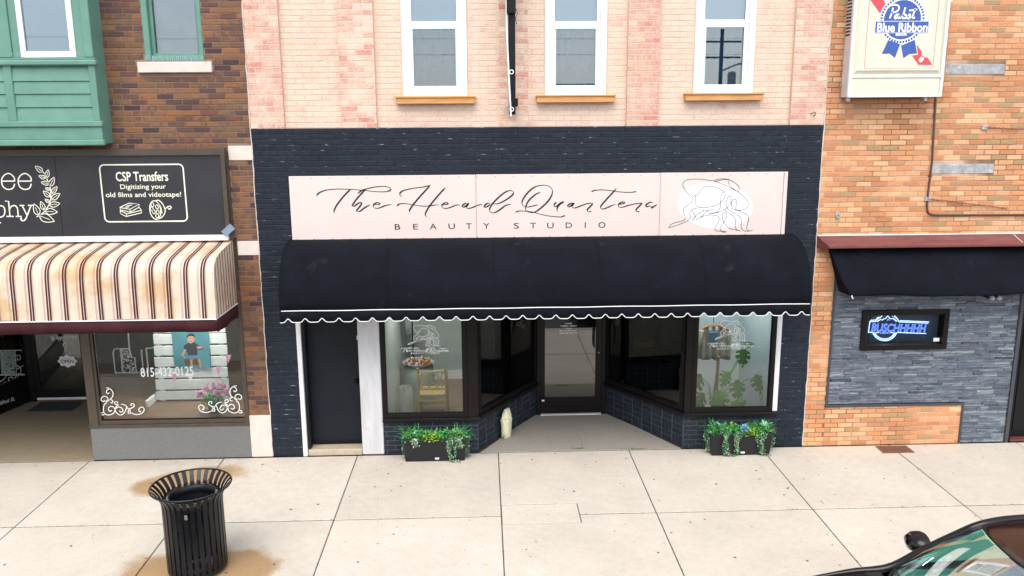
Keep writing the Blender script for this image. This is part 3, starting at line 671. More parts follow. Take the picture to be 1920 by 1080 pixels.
Z3 = [[(270,390),(235,425),(235,455),(265,455),(330,405),(375,385),(310,430),(280,480),(275,510),(292,535)], [(530,405),(480,410),(440,440),(440,460),(470,455),(530,405),(500,450),(520,478),(570,470),(650,440),(740,412),(805,408),(790,440),(740,490),(728,520),(755,535),(790,528)],
 [(1165,190),(1090,270),(1000,370),(940,440),(930,475),(955,493),(1010,480),(1150,420)], [(790,238),(840,215),(940,208),(1060,215),(1200,235),(1330,245),(1420,240),(1465,228)],
 [(1215,425),(1265,412),(1290,395),(1262,385),(1215,410),(1195,440),(1215,468),(1280,462),(1380,430),(1540,405),(1520,440),(1470,490),(1458,520),(1480,535),(1510,528)], [(1720,410),(1690,390),(1640,410),(1605,445),(1618,462),(1660,450),(1700,462),(1688,486)], [(1688,486),(1730,455),(1775,430)]]
SCRIPT = [[(580+x/8, 330+y/8) for x, y in s] for s in Z1]+[[(800+x/8, 330+y/8) for x, y in s] for s in Z2]+[[(1010+x/8, 330+y/8) for x, y in s] for s in Z3]
m = MB()
for s in SCRIPT: stroke(m, px2(s, YS, (0, 0), 1), FAC(YS), .0075, .0026, calli=.021, n=6)
m.build('script_lettering', 'ink', sg)
m = MB()
for ch, x, y in zip('BEAUTYSTUDIO', (745.6, 779.4, 812.4, 847, 879.4, 912, 968.3, 999.6, 1032, 1066.5, 1097.2, 1128.6), (430.4, 430, 429.6, 429.3, 429, 428.7, 428.4, 428, 427.7, 427.4, 427, 426.8)):
    w2 = {'I': .9, 'E': 4.6, 'A': 6.4, 'O': 6.7, 'U': 6, 'D': 5.9, 'B': 5.1, 'S': 4.8, 'Y': 5.8, 'T': 5.4}[ch]
    text_px(m, ch, (x-w2, y), (x+w2, y), 11, YS, h=.0026)
m.build('block_lettering', 'ink', sg)
# small white emblem on the two display panes: hatted figure, script line, block line
def emblem(x0, x1, y0, ys, yb, xs0, xs1, win_parent):
    m = MB(); k = (x1-x0)/(1545-128)
    pts = lambda s: [(A(x0+(x-128)*k, y0+(y-92)*k*1.02, .005).x, A(x0+(x-128)*k, y0+(y-92)*k*1.02, .005).z) for x, y in s]
    for s in WOMAN: stroke(m, pts(s), FAC(.005), .0065, .002, n=4)
    q = (xs1-xs0)/(1232-593)
    for s in SCRIPT:
        P = [A(xs0+(x-593)*q, ys+(y-375)*q*1.25, .005) for x, y in s]; stroke(m, [(p.x, p.z) for p in P], FAC(.005), .0045, .002, calli=.0075, n=4)
    a, b = A((xs0*.79+xs1*.21), yb, .005), A((xs0*.2+xs1*.8), yb, .005)
    text(m, 'BEAUTY STUDIO', a.x, b.x, a.z, .021, FAC(.005), bold=.02, spacing=1.7)
    m.build('window_emblem', 'white_print', win_parent)
WL = [o for o in shop.children if o.name.startswith('display_window')]
emblem(765, 826, 610, 656, 664, 752, 842, WL[0]); emblem(1341, 1400, 601.5, 647, 655.5, 1327, 1414, WL[1])

# ================================================================== big black awning
aw = thing('shop_awning', 'long black convex fabric awning with white piped scalloped valance', 'awning', (3.73, 0, 2.1))
AX0, AX1, AYF, AZT = .41, 7.065, -.78, 3.03
ZV1 = A(525, 584, AYF).z; ZV0 = A(524, 605, AYF).z
def awn_prof(n=18):
    out = []
    for k in range(n+1):
        t = k/n*math.pi/2
        out.append((AYF*math.sin(t)**.92, ZV1+(AZT-ZV1)*(math.cos(t)**.80 if k < n else 0)))
    return out
prof = awn_prof(); nx = 70; rows = []
for y, z in prof:
    r = []
    for k in range(nx+1):
        x = AX0+(AX1-AX0)*k/nx; sag = .006*math.sin(k*.9)*math.sin(k*.23+1)+(-.010*abs(math.sin(math.pi*k/nx*6))**3)
        t = (z-ZV1)/(AZT-ZV1); tt = 4*t*(1-t)
        r.append((x, y+.6*sag*tt, z+sag*tt))
    rows.append(r)
MB().grid(rows).build('canopy', 'dark_fabric', aw, smooth=True, solid=.003)
for x in (1.74, 3.07, 4.40, 5.73):      # sewn seams between the cloth widths
    MB().tube([(x+.002*math.sin(k), y-.003, z+.002) for k, (y, z) in enumerate(prof)], .0035, 4).build('seam', 'dark_fabric', aw, smooth=True)
for x in (AX0, AX1):
    MB().poly([(x, y, z) for y, z in prof]+[(x, 0, ZV1)]).build('side_panel', 'dark_fabric', aw, solid=.003)
NS = 32; per = (AX1-AX0)/(NS)
def scal(x):
    f = ((x-AX0)/per+.02) % 1.0; d = abs(f-.5)
    return ZV0+.048*(math.exp(-(d/.155)**2))
n = NS*16; xs = [AX0+(AX1-AX0)*k/n for k in range(n+1)]
def vy(x): return AYF-.004-.005*math.sin(x*5)
rows = [[(x, vy(x)-.003, ZV1+.004) for x in xs], [(x, vy(x), (ZV1+scal(x))/2) for x in xs], [(x, vy(x)-.003*math.sin(x*20), scal(x)) for x in xs]]
MB().grid(rows).build('valance', 'dark_fabric', aw, smooth=True, solid=.003)
for x in (AX0, AX1): MB().quad((x, AYF, ZV1), (x, -.02, ZV1), (x, -.02, ZV0+.02), (x, AYF, ZV0+.02)).build('valance_end', 'dark_fabric', aw, solid=.003)
MB().tube([(x, vy(x)-.004, scal(x)) for x in xs], .0055, 5).build('scallop_piping', 'white_piping', aw, smooth=True)
MB().tube([(AX0+.02+(AX1-AX0-.03)*k/60, AYF-.009, ZV1+.004+.002*math.sin(k*.7)) for k in range(61)], .0065, 6).build('edge_piping', 'white_piping', aw, smooth=True)
m = MB()
for x in (AX0+.02, 2.05, 3.7, 5.4, AX1-.02):
    m.tube([(x, y*.985, z-.02) for y, z in prof], .012, 6); m.tube([(x, 0, ZV1), (x, AYF+.01, ZV1)], .012, 6)
m.tube([(AX0, AYF+.015, ZV1-.005), (AX1, AYF+.015, ZV1-.005)], .012, 6)
m.build('awning_frame', 'screw', aw)

# ================================================================== black bracket on the upper wall
bx = A(955, 100, -.12)
br = thing('sign_bracket', 'tall black steel bracket with a white rod between two upper windows', 'bracket', (bx.x, 0, A(957, 215, -.2).z))
x0, x1 = A(950, 60, -.2).x, A(966, 60, -.2).x; zb_ = A(957, 215, -.2).z
B('plate', 'black_metal', br, (x0+.02, x1, -.22, -.16, zb_, 6.25), bevel=.004)
B('mount', 'black_metal', br, (x0+.03, x1-.01, -.17, .04, zb_+.05, zb_+.13), (x0+.03, x1-.01, -.17, .04, 5.9, 5.98), (x1, x1+.03, -.21, -.17, zb_+.10, zb_+.20), bevel=.003)
B('head', 'black_metal', br, (x0, x1+.005, -.30, -.10, 5.82, 6.9), bevel=.006)
m = MB(); m.tube([(x0-.006, -.235, 6.5), (x0+.0, -.235, 5.6), (x0+.045, -.235, zb_-.02)], .011, 7); m.build('rod', 'white_vinyl', br)
for zz in (A(957, 135, -.22).z, A(957, 205, -.22).z):
    m = MB(); m.tube([(x0+.055+.024*math.cos(a), -.23, zz+.024*math.sin(a)) for a in [2*math.pi*k/14 for k in range(14)]], .006, 6, closed=True); m.build('ring', 'white_vinyl', br)
m = MB(); m.tube(spline([(x1, -.2, 5.9), (x1+.03, -.2, 5.83), (x1+.005, -.2, 5.78), (x1+.02, -.2, 5.7)], 5), .004, 5); m.build('cable', 'black_metal', br)

# ================================================================== planters
def leafquad(m, p, d, L, wd, up, fold=.25, bend=.3):
    d = d.normalized(); s = d.cross(up)
    s = s.normalized() if s.length > 1e-4 else Vector((1, 0, 0))
    nrm = s.cross(d); p1 = p+d*L*.45-nrm*0; tip = p+d*L+Vector((0, 0, -bend*L))
    i = len(m.v); m.v += [tuple(p), tuple(p1+s*wd/2+nrm*fold*wd), tuple(tip), tuple(p1-s*wd/2+nrm*fold*wd), tuple(p1)]
    m.f += [(i, i+1, i+4), (i+1, i+2, i+4), (i+2, i+3, i+4), (i+3, i, i+4)]
def leafmat(name, c, var=.35):      # every leaf its own shade, some yellowed
    m, t, b, n, l = nodes_of(name); g = n.new('ShaderNodeNewGeometry'); f = pos_noise(n, l, 40, 3)
    k = ramp(n, l, g.outputs['Random Per Island'], [(0, tuple(v*.35 for v in c)), (.35, tuple(v*.8 for v in c)), (.75, tuple(min(1, v*1.35) for v in c)), (.93, (min(1, c[0]*2.2+.05), min(1, c[1]*1.35), c[2]*1.0)), (1, (.30, .24, .09))])
    l.new(mix(n, l, 1.0, k, ramp(n, l, f, [(.3, (.75, .75, .75)), (.7, (1.2, 1.2, 1.2))]), 'MULTIPLY'), b.inputs['Base Color']); b.inputs['Roughness'].default_value = .5
    b.inputs['Specular IOR Level'].default_value = .35; b.inputs['Transmission Weight'].default_value = 0; MATS[name] = m; return m
leafmat('leaf_green', (.04, .28, .075)); leafmat('leaf_mid', (.085, .38, .095)); leafmat('leaf_lime', (.30, .52, .055)); leafmat('leaf_sage', (.16, .36, .24)); leafmat('leaf_vine', (.07, .24, .11)); M('bud_white', (.66, .62, .56), .6, bmp=0); M('petal_blue', (.30, .52, .80), .6, var=.25, scale=60, bmp=0)
def planter(loc, w2, label, vines, lime, seed, sage, flower=None):
    r = random.Random(seed); t = thing('planter', label, 'planter', loc, 'flower boxes before the shop windows'); lx, ly, lz = loc; h = .31; d = .23
    m = MB(); b0 = w2*.93
    for (wa, za), (wb, zb2) in (((b0, 0), (w2, h)),):
        o = [(lx-wa, ly-d/2*.93, za), (lx+wa, ly-d/2*.93, za), (lx+wa, ly+d/2*.93, za), (lx-wa, ly+d/2*.93, za)]; q = [(lx-wb, ly-d/2, zb2), (lx+wb, ly-d/2, zb2), (lx+wb, ly+d/2, zb2), (lx-wb, ly+d/2, zb2)]
        k = .018; q2 = [(lx-wb+k, ly-d/2+k, zb2), (lx+wb-k, ly-d/2+k, zb2), (lx+wb-k, ly+d/2-k, zb2), (lx-wb+k, ly+d/2-k, zb2)]; s2 = [(a, b, zb2-.04) for a, b, c in q2]
        m.v = o+q+q2+s2; m.f = [(3, 2, 1, 0)]+[(a+i, a+(i+1) % 4, a+4+(i+1) % 4, a+4+i) for a in (0, 4, 8) for i in range(4)]+[(12, 13, 14, 15)]
    m.build('box', M('planter_plastic', (.006, .0065, .009), .45, var=.2, bmp=.08), t, bevel=.004)
    B('label_plate', 'white_vinyl', t, (lx+.0, lx+.055, ly-d/2*.94-.004, ly-d/2*.94+.01, .03, .052), bevel=0)
    rp = lambda: Vector((lx+r.uniform(-.95, .95)*w2, ly+r.uniform(-.4, .4)*d, h-.02))
    m = MB()
    for k in range(420):      # grassy tufts
        p = rp(); a = r.uniform(0, 6.3); leafquad(m, p, Vector((math.cos(a)*.8, math.sin(a)*.6-.15, r.uniform(.5, 1.5))), r.uniform(.09, .24)*(1.35 if abs(p.x-lx) > .55*w2 else .8), r.uniform(.008, .016), Vector((0, 0, 1)), bend=r.uniform(.1, .6))
    tag(m.build('grass_leaves', 'leaf_green', t), kind='stuff')
    m = MB()
    for k in range(380):
        p = rp(); p.z += r.uniform(.0, .09); a = r.uniform(0, 6.3); leafquad(m, p, Vector((math.cos(a), math.sin(a)-.2, r.uniform(.1, .9))), r.uniform(.05, .11), r.uniform(.018, .034), Vector((0, 0, 1)))
    tag(m.build('small_leaves', 'leaf_mid', t), kind='stuff')
    m = MB()
    for k in range(150):
        p = Vector((lx+r.uniform(*lime)*w2, ly+r.uniform(-.55, -.1)*d, h+r.uniform(-.03, .055))); a = r.uniform(0, 6.3); leafquad(m, p, Vector((math.cos(a), math.sin(a)-.5, r.uniform(.0, .8))), r.uniform(.03, .055), r.uniform(.025, .042), Vector((0, 0, 1)), bend=.15)
    tag(m.build('lime_leaves', 'leaf_lime', t), kind='stuff')
    m = MB()
    for sx, n_, L in sage:
        for k in range(n_):
            a = r.uniform(0, 6.3); leafquad(m, Vector((lx+sx*w2+r.uniform(-.03, .03), ly+r.uniform(-.05, .03), h)), Vector((math.cos(a)*.7, math.sin(a)*.5-.1, 1)), L*r.uniform(.7, 1.1), .03+L*.16, Vector((0, 0, 1)), bend=.25)
    m.build('broad_leaves', 'leaf_sage', t)
    for vx, front, z1 in vines:
        m = MB(); mbud = MB()
        for strand in range(4):
            P = []; x = lx+vx*w2+r.uniform(-.035, .035); y = ly-(d/2+.015 if front else .0)-r.uniform(0, .03); n_ = 30
            y0 = ly-d*.3
            for k in range(n_):
                q = k/(n_-1); zz = h+.02+.03*math.sin(q*3)-(h+.03-z1-r.uniform(0, .03))*max(0, q-.08)/.92
                P.append(Vector((x+.02*math.sin(q*7+strand)+(.10*(q > .93)*(q-.93)/.07 if z1 < .02 else 0), y0+(y-y0)*min(1, q*6), zz)))
            for p in P:
                for q in range(4):
                    a = r.uniform(0, 6.3); leafquad(m, p, Vector((math.cos(a), math.sin(a)*.7-.3, r.uniform(-.6, .3))), r.uniform(.020, .036), r.uniform(.009, .016), Vector((0, 0, 1)))
                if r.random() < .30: mbud.ball(p+Vector((r.uniform(-.03, .03), r.uniform(-.025, 0), r.uniform(-.01, .01))), r.uniform(.005, .009), 5, 3)
        v = m.build('trailing_vine', 'leaf_vine', t); tag(mbud.build('buds', 'bud_white', v), kind='stuff')
    if flower is not None:
        m = MB(); c = Vector((lx+flower*w2, ly-.06, h+.05))
        for k in range(70):
            dv = Vector((r.gauss(0, 1), r.gauss(-.6, 1), r.gauss(.3, 1))).normalized(); leafquad(m, c+dv*.04, dv+Vector((r.uniform(-.5, .5), 0, r.uniform(-.5, .5))), .035, .03, Vector((0, 0, 1)), bend=0)
        m.build('blue_flower', 'petal_blue', t)
    return t
a, b = G(766, 860), G(862, 858); planter(((a.x+b.x)/2+.02, -.16, 0), .43, 'black planter box with lime green leaves and trailing vines under the rattan chair window', [(-.92, False, .03), (-.65, True, .22), (.52, True, .0), (.75, True, .2), (1.0, False, .03)], (-.35, .25), 5, [(-.62, 7, .16), (.5, 5, .12), (.72, 6, .16)])
a, b = G(1330, 849), G(1440, 849); planter(((a.x+b.x)/2, -.165, 0), .43, 'black planter box with a pale blue flower and trailing vines under the split-leaf plant window', [(-1.0, False, .03), (-.55, True, .01), (-.12, True, .03), (.62, True, .01), (1.0, False, .06)], (.15, .55), 8, [(-.6, 9, .24), (.8, 8, .2)], .12)

# ================================================================== cream bag on the left bulkhead
t = thing('cloth_bag', 'pale cream cloth bag standing against the angled navy bulkhead', 'bag', tuple(MaL @ Vector((.62, -.12, 0))))
m = MB(); rows = []
for k, (z, wx, wy) in enumerate(((.010, .082, .045), (.025, .092, .058), (.12, .088, .060), (.23, .092, .062), (.285, .104, .068), (.30, .102, .066), (.315, .092, .056), (.36, .086, .048), (.395, .078, .036), (.42, .060, .024), (.43, .03, .01))):
    rows.append([tuple(MaL @ Vector((.62+.022*max(0, k-5)/5+wx*math.cos(q)*abs(math.cos(q))**-.25*(1+.05*math.sin(q*5+k)) if abs(math.cos(q)) > 1e-3 else .62, -.085+wy*math.sin(q)+.009*math.sin(q*6+k*1.3), z+.016*math.sin(q*3+k)*(k > 0)))) for q in [2*math.pi*j/24 for j in range(25)]])
m.grid(rows); m.poly(rows[0][:-1][::-1]); m.poly(rows[-1][:-1]); m.build('sack', M('cream_cloth', (.74, .72, .50), .8, var=.08, scale=14, bmp=.5, bscale=40), t, smooth=True)
m = MB(); m.tube([MaL @ Vector((.62+.098*math.cos(q), -.085+.062*math.sin(q), .308+.006*math.sin(q*2))) for q in [2*math.pi*j/20 for j in range(20)]], .006, 6, closed=True); m.build('cord', M('cream_cord', (.6, .58, .42), .8), t)

# ================================================================== things inside the shop
def rattan():
    t = thing('rattan_chair', 'yellow rattan chair with crossed canes in its back, behind the left shop window', 'chair', (2.13, 1.42, .03)); mt = M('rattan', (.52, .36, .13), .5, var=.2, scale=20)
    X0, X1, Yb, Yf = 1.92, 2.34, 1.25, 1.68; z0 = .03
    for x in (X0, X1):
        MB().tube([(x, Yb, z0), (x, Yb+.02, .48), (x+(.0), Yb-.02, .86)], .019, 8).build('leg', mt, t); MB().tube([(x, Yf, z0), (x, Yf, .62), (x, Yf-.02, .66)], .018, 8).build('leg', mt, t)
        MB().tube([(x, Yb, .64), (x, Yf, .64)], .016, 8).build('armrest', mt, t)
    for z in (.14, .34, .52, .80): MB().tube([(X0, Yb, z), (X1, Yb, z)], .015, 8).build('rail', mt, t)
    for z in (.14, .42): MB().tube([(X0, Yf, z), (X1, Yf, z)], .014, 8).build('rail', mt, t)
    m = MB()
    for x in (X0+.06, X0+.17, X0+.28): m.tube([(x, Yb-.005, .54), (x+.10, Yb-.005, .78)], .008, 5); m.tube([(x+.10, Yb-.012, .54), (x, Yb-.012, .78)], .008, 5)
    m.build('crossed_canes', mt, t); MB().box(X0, X1, Yb, Yf, .405, .43).build('seat', mt, t, bevel=.01)
rattan()
t = thing('side_table', 'round table draped in sage cloth beside the rattan chair', 'table', (1.86, 2.1, .03)); MB().lathe([(.25, 0), (.25, .45), (.24, .60), (.22, .62), (.001, .625)], (1.86, 2.1, .03), 28).build('drape', M('cloth_sage', (.30, .38, .33), .9, var=.1), t, smooth=True)
t = thing('trinket_tray', 'round glass tray piled with beads on the sage draped table', 'tray', (1.86, 2.1, .655)); MB().lathe([(.001, 0), (.2, .005), (.26, .05), (.265, .055), (.2, .02), (.001, .015)], (1.86, 2.1, .657), 28).build('dish', M('dish', (.6, .6, .58), .3), t, smooth=True)
for nm, cc in (('red_beads', (.35, .08, .05)), ('white_beads', (.75, .73, .66)), ('amber_beads', (.55, .25, .06))):
    m = MB(); r = random.Random(len(nm))
    for k in range(90):
        a = r.uniform(0, 6.3) if nm != 'amber_beads' else r.uniform(-.9, .2); q = r.random()**.5*.22; m.ball((1.86+q*math.cos(a), 2.1+q*math.sin(a), .68+r.random()*.05+.03*(1-q/.22)), r.uniform(.012, .02), 5, 4)
    tag(m.build(nm, M(nm, cc, .4, bmp=0), t), kind='stuff')
t = thing('ribbed_vase', 'white ribbed cylinder vase on the floor left of the rattan chair', 'vase', (1.72, 1.30, .03))
m = MB(); rows = [[(1.72+(.10+.004*(j % 2))*math.cos(2*math.pi*j/40), 1.30+(.10+.004*(j % 2))*math.sin(2*math.pi*j/40), z) for j in range(41)] for z in (.03, .30, .55)]; m.grid(rows).build('body', M('vase_white', (.62, .62, .58), .6), t)
t = thing('floor_lamp', 'dark dome lamp shade over the bead tray', 'lamp', (1.75, 2.45, .03)); m = MB(); m.tube([(1.75, 2.45, .03), (1.75, 2.45, 1.5)], .012, 6); m.build('stem', 'black_metal', t); MB().lathe([(.02, .22), (.10, .17), (.20, .06), (.24, 0)], (1.75, 2.45, 1.38), 24).build('shade', M('shade_grey', (.12, .15, .15), .7), t, smooth=True); MB().lathe([(.001, 0), (.14, 0), (.14, .02), (.001, .03)], (1.75, 2.45, .03), 20).build('foot', 'black_metal', t)
# hanging cardigan, pendant bulb lamp, waste bin, split-leaf plant in the right window
t = thing('cardigan', 'beige cardigan on a wooden hanger in the right shop window', 'cardigan', (6.02, .98, 1.0)); YC = .95
c0 = A(1322, 612, YC); zt_ = c0.z; x0c, x1c = A(1303, 640, YC).x, A(1369, 640, YC).x; zbc = A(1330, 674, YC).z
rows = []
for r_ in range(9):
    q = r_/8; rows.append([(x0c+.04+(x1c-x0c-.04)*k/24+.01*q, YC+.025*math.sin(k*1.25+.6*math.sin(q*3))*(.3+q), zt_-(zt_-zbc)*q-(.09*(abs(k-12)/12)**2 if r_ == 0 else 0)+.014*math.sin(k*.8)*(r_ == 8)) for k in range(25)])
MB().grid(rows).build('body', M('knit_beige', (.42, .39, .33), .95, var=.15, scale=18, bmp=.6, bscale=180), t, smooth=True, solid=.012)
m = MB(); m.tube(spline([(x0c+.08, YC, zt_-.05), (x0c+.03, YC-.04, zt_-.25), (x0c-.005, YC-.03, zbc+.12), (x0c+.015, YC-.03, zbc-.06)], 6), [.05]*6+[.045]*6+[.04]*7, 10); m.build('sleeve', 'knit_beige', t, smooth=True)
MB().box((x0c+x1c)/2-.06, (x0c+x1c)/2+.06, YC-.045, YC-.03, zt_-.24, zt_-.08).build('denim_patch', M('denim', (.14, .24, .38), .9), t)
m = MB(); m.tube(spline([(x0c+.05, YC, zt_-.06), ((x0c+x1c)/2, YC, zt_+.03), (x1c-.03, YC, zt_-.06)], 6), .014, 6); m.build('hanger', M('hanger_wood', (.45, .18, .06), .5), t); m = MB(); m.tube([((x0c+x1c)/2, YC, zt_+.03), ((x0c+x1c)/2, YC, 2.6)], .004, 5); m.build('cord', 'black_metal', t)
pb = A(1262, 700, 2.2)
t = thing('waste_bin', 'pale ribbed waste bin on the floor behind the right angled pane', 'bin', (pb.x, 2.2, .03)); MB().lathe([(.001, 0), (.15, 0), (.17, .42), (.175, .44), (.16, .44), (.14, .02), (.001, .02)], (pb.x, 2.2, .03), 28).build('body', M('bin_pale', (.55, .60, .50), .6), t, smooth=True)
lp = A(1158, 634, 4.6)
t = thing('wall_lamp', 'small lit warm lamp far back in the dim shop', 'lamp', (lp.x, 4.6, 0)); B('stand', 'wood_dark', t, (lp.x-.18, lp.x+.18, 4.45, 4.8, 0, lp.z-.16), bevel=.01); MB().lathe([(.05, -.15), (.012, -.13), (.012, -.04)], (lp.x, 4.6, lp.z), 12).build('base', 'black_metal', t); MB().ball((lp.x, 4.6, lp.z), .03, 10, 8).build('bulb', M('bulb_glow', (1, .8, .5), .5, emit=(1, .62, .25), es=40, bmp=0), t)
t = thing('armchair', 'dark teal armchair deep inside the shop', 'armchair', (5.3, 4.4, .03)); mt = M('teal_cloth', (.035, .10, .10), .9); B('seat', mt, t, (4.9, 5.7, 4.1, 4.8, .2, .48), bevel=.05, seg=2); B('back', mt, t, (4.9, 5.7, 4.8, 5.0, .2, 1.0), bevel=.06, seg=2); B('armrest', mt, t, (4.76, 4.9, 4.1, 5.0, .2, .65), bevel=.04, seg=2); B('armrest', mt, t, (5.7, 5.84, 4.1, 5.0, .2, .65), bevel=.04, seg=2); B('feet', 'wood_dark', t, (4.85, 4.9, 4.15, 4.2, .03, .2), (5.7, 5.75, 4.15, 4.2, .03, .2), (4.85, 4.9, 4.9, 4.95, .03, .2), (5.7, 5.75, 4.9, 4.95, .03, .2))
t = thing('pillow', 'white fluffy cushion on the teal armchair', 'cushion', (5.3, 4.6, .5)); MB().ball((5.3, 4.66, .68), .2, 14, 10, (1, .45, .9)).build('cover', M('fluff', (.6, .58, .54), .95, bmp=1, bscale=40), t, smooth=True)
# split-leaf plant
t = thing('split_leaf_plant', 'tall split-leaf plant in a pot behind the right display pane', 'plant', (6.33, .75, .03)); mt = leafmat('monstera', (.075, .16, .04), .3); r = random.Random(4)
MB().lathe([(.001, 0), (.13, 0), (.16, .25), (.165, .28), (.145, .28), (.13, .24), (.001, .24)], (6.33, .75, .03), 24).build('pot', M('pot_pale', (.5, .5, .46), .7), t, smooth=True)
def monstera_leaf(m, base, d, size, nrm):
    d = d.normalized(); s = d.cross(nrm).normalized(); nn = s.cross(d); L = []
    for k in range(13):
        q = k/12; wv = math.sin(math.pi*q**.75)*.52*size*(1-.12*q)
        L.append((q, wv))
    i0 = len(m.v)
    for q, wv in L:
        c = base+d*size*(q-.12)-Vector((0, 0, .25*size*q*q))
        m.v += [tuple(c), tuple(c+s*wv*.5+nn*.03*size), tuple(c+s*wv-nn*.05*size+d*size*.05), tuple(c-s*wv*.5+nn*.03*size), tuple(c-s*wv-nn*.05*size+d*size*.05)]
    for k in range(12):
        a = i0+k*5; b = a+5
        m.f += [(a, a+1, b+1, b), (a, b, b+3, a+3)]
        if k % 3 != 1: m.f += [(a+1, a+2, b+2, b+1), (a+3, b+3, b+4, a+4)]
for (lx_, ly_, Yl, sz, dx, dz) in ((1312, 705, .45, .30, -.6, -.6), (1345, 735, .40, .32, .1, -.5), (1382, 715, .6, .26, .0, -.8), (1394, 655, .7, .24, -.1, -1), (1418, 705, .6, .24, .3, -1), (1375, 757, .4, .30, .5, -.2), (1318, 740, .5, .26, -.6, -.5), (1402, 650, .75, .16, .2, .6), (1366, 700, .65, .22, -.5, -.4)):
    p = A(lx_, ly_, Yl); m = MB(); monstera_leaf(m, p, Vector((dx, -.35, dz)), sz, Vector((.1, -1, .35))); lf = m.build('leaf', mt, t, smooth=True)
    MB().tube(spline([(6.33+r.uniform(-.05, .05), .75, .28), ((6.33+p.x)/2+.03, (.75+p.y)/2, (.28+p.z)/2+.12), tuple(p)], 6), .006, 5).build('stalk', 'leaf_mid', lf)
MB().tube([(6.33, .76, .27), (6.36, .74, .7), (6.37, .73, 1.12)], [.035, .03, .02], 8).build('moss_pole', M('moss_pole', (.34, .24, .12), .9, bmp=1, bscale=60), t)

# ================================================================== litter bin on the pavement
CX, CY = -.065, -2.90
t = thing('litter_bin', 'black slatted steel litter bin with flared rim on the pavement', 'litter bin', (CX, CY, 0)); RB = .295; NSL = 30
SLP = [(RB, .07), (RB, .74), (RB+.004, .80), (RB+.022, .85), (RB+.055, .90), (RB+.092, .938)]
sm = MB(); hw = .0215
for r_, z in SLP: sm.v += [(r_, -hw, z), (r_, hw, z), (r_-.007, hw, z-.002), (r_-.007, -hw, z-.002)]
for k in range(len(SLP)-1):
    a = k*4
    for q in range(4): sm.f.append((a+q, a+(q+1) % 4, a+4+(q+1) % 4, a+4+q))
sm.f += [(3, 2, 1, 0), (20, 21, 22, 23)]
M('bin_steel', (.0045, .005, .007), .32, var=.3, scale=12, bmp=.12, bscale=120, spec=.35)
first = None
for k in range(NSL):
    if first is None: o = sm.build('slat', 'bin_steel', t); first = o
    else: o = first.copy(); COL.objects.link(o); o.parent = t
    o.matrix_parent_inverse = Matrix.Identity(4); o.location = (0, 0, 0); o.rotation_euler = (0, 0, 2*math.pi*k/NSL)
circ = lambda R_, z, n=48: [(CX+R_*math.cos(2*math.pi*k/n), CY+R_*math.sin(2*math.pi*k/n), z) for k in range(n)]
MB().tube(circ(RB+.096, .940, 64), .0095, 8, closed=True).build('rim', 'bin_steel', t, smooth=True)
def band(nm, r_, z0, z1, th=.006): MB().lathe([(r_, z0), (r_+th, z0), (r_+th, z1), (r_, z1), (r_, z0)], (CX, CY, 0), 64).build(nm, 'bin_steel', t)
band('band', RB-.013, .765, .815); band('band', RB-.013, .10, .15)
MB().lathe([(.001, .04), (RB, .04), (RB, .075), (.001, .075)], (CX, CY, 0), 48).build('base', 'bin_steel', t)
for a in (.5, 2.1, 3.7, 5.3): MB().lathe([(.001, 0), (.025, 0), (.025, .03), (.012, .03), (.012, .045)], (CX+.2*math.cos(a), CY+.2*math.sin(a), 0), 12).build('foot', 'bin_steel', t)
MB().lathe([(RB-.012, .80), (RB-.02, .838), (RB-.075, .832), (RB-.085, .822), (RB-.085, .76)], (CX, CY, 0), 56).build('liner_ring', 'bin_steel', t, smooth=True)
rows = []; r = random.Random(2)
for z in (.80, .70, .55, .35, .2): rows.append([(CX+(RB-.075+.028*math.sin(j*1.7+z*9)*(.82-z)*2-.04*(.8-z))*math.cos(2*math.pi*j/56), CY+(RB-.075+.028*math.sin(j*1.7+z*9)*(.82-z)*2-.04*(.8-z))*math.sin(2*math.pi*j/56), z) for j in range(57)])
MB().grid(rows).build('bag_liner', M('bin_bag', (.012, .013, .016), .22, bmp=.5, bscale=30), t, smooth=True)
B('lock_plate', 'screw', t, (CX+.02, CX+.05, CY-RB-.009, CY-RB-.003, .70, .75), bevel=.003)
# ================================================================== brown brick building on the left
bb_ = thing('brown_brick_building', 'brown flashed-brick building with a green bay window over a photo studio shopfront', 'building', (-3, 0, 0))
XL = -6.5; ZSF = 3.06
W2 = (A(268, 60).x, A(379, 60).x, A(330, 113).z, 7.0)
BAYX, BAYZ = -1.74, 4.27
bh = [(W2[0], W2[1], W2[2], W2[3]), (XL-.1, -.285, -.1, ZSF), (XL-.1, -.31, ZSF-.01, 4.17), (XL-.1, BAYX-.02, BAYZ+.06, 7.4)]
m = MB()
for c in holes_grid(XL, -.003, 0, ZT, bh): m.box(c[0], c[1], 0, .3, c[2], c[3])
bwall = m.build('wall', 'brown_mortar', bb_)
def brownpal(rg):
    c = rg.choice([(.215, .098, .045), (.235, .108, .048), (.20, .095, .045), (.165, .092, .047), (.16, .093, .048), (.25, .102, .040), (.19, .066, .040), (.22, .115, .058), (.085, .043, .038), (.060, .031, .034), (.13, .062, .042)])
    return tint(rg, c, .85, 1.12)
bn = Bricks('brown_brick', .203, .0585, .0105, .0055, .0035, brownpal, 44, 12)
S1 = (A(427, 272).x, A(470, 300).x, A(450, 301).z, A(450, 273).z); S2 = (-.275, .0, A(463, 479).z, A(463, 452).z); S3 = (-.29, .0, 0, A(490, 778).z)
bst = [(-.31, .01, S1[2], S1[3]), (-.29, .01, S2[2], S2[3]), (-.3, .01, -.1, S3[3])]
zs2b, zs2t = A(330, 136, -.04).z, A(330, 116, -.04).z
sx0, sx1 = A(258, 125, -.04).x, A(397, 125, -.04).x
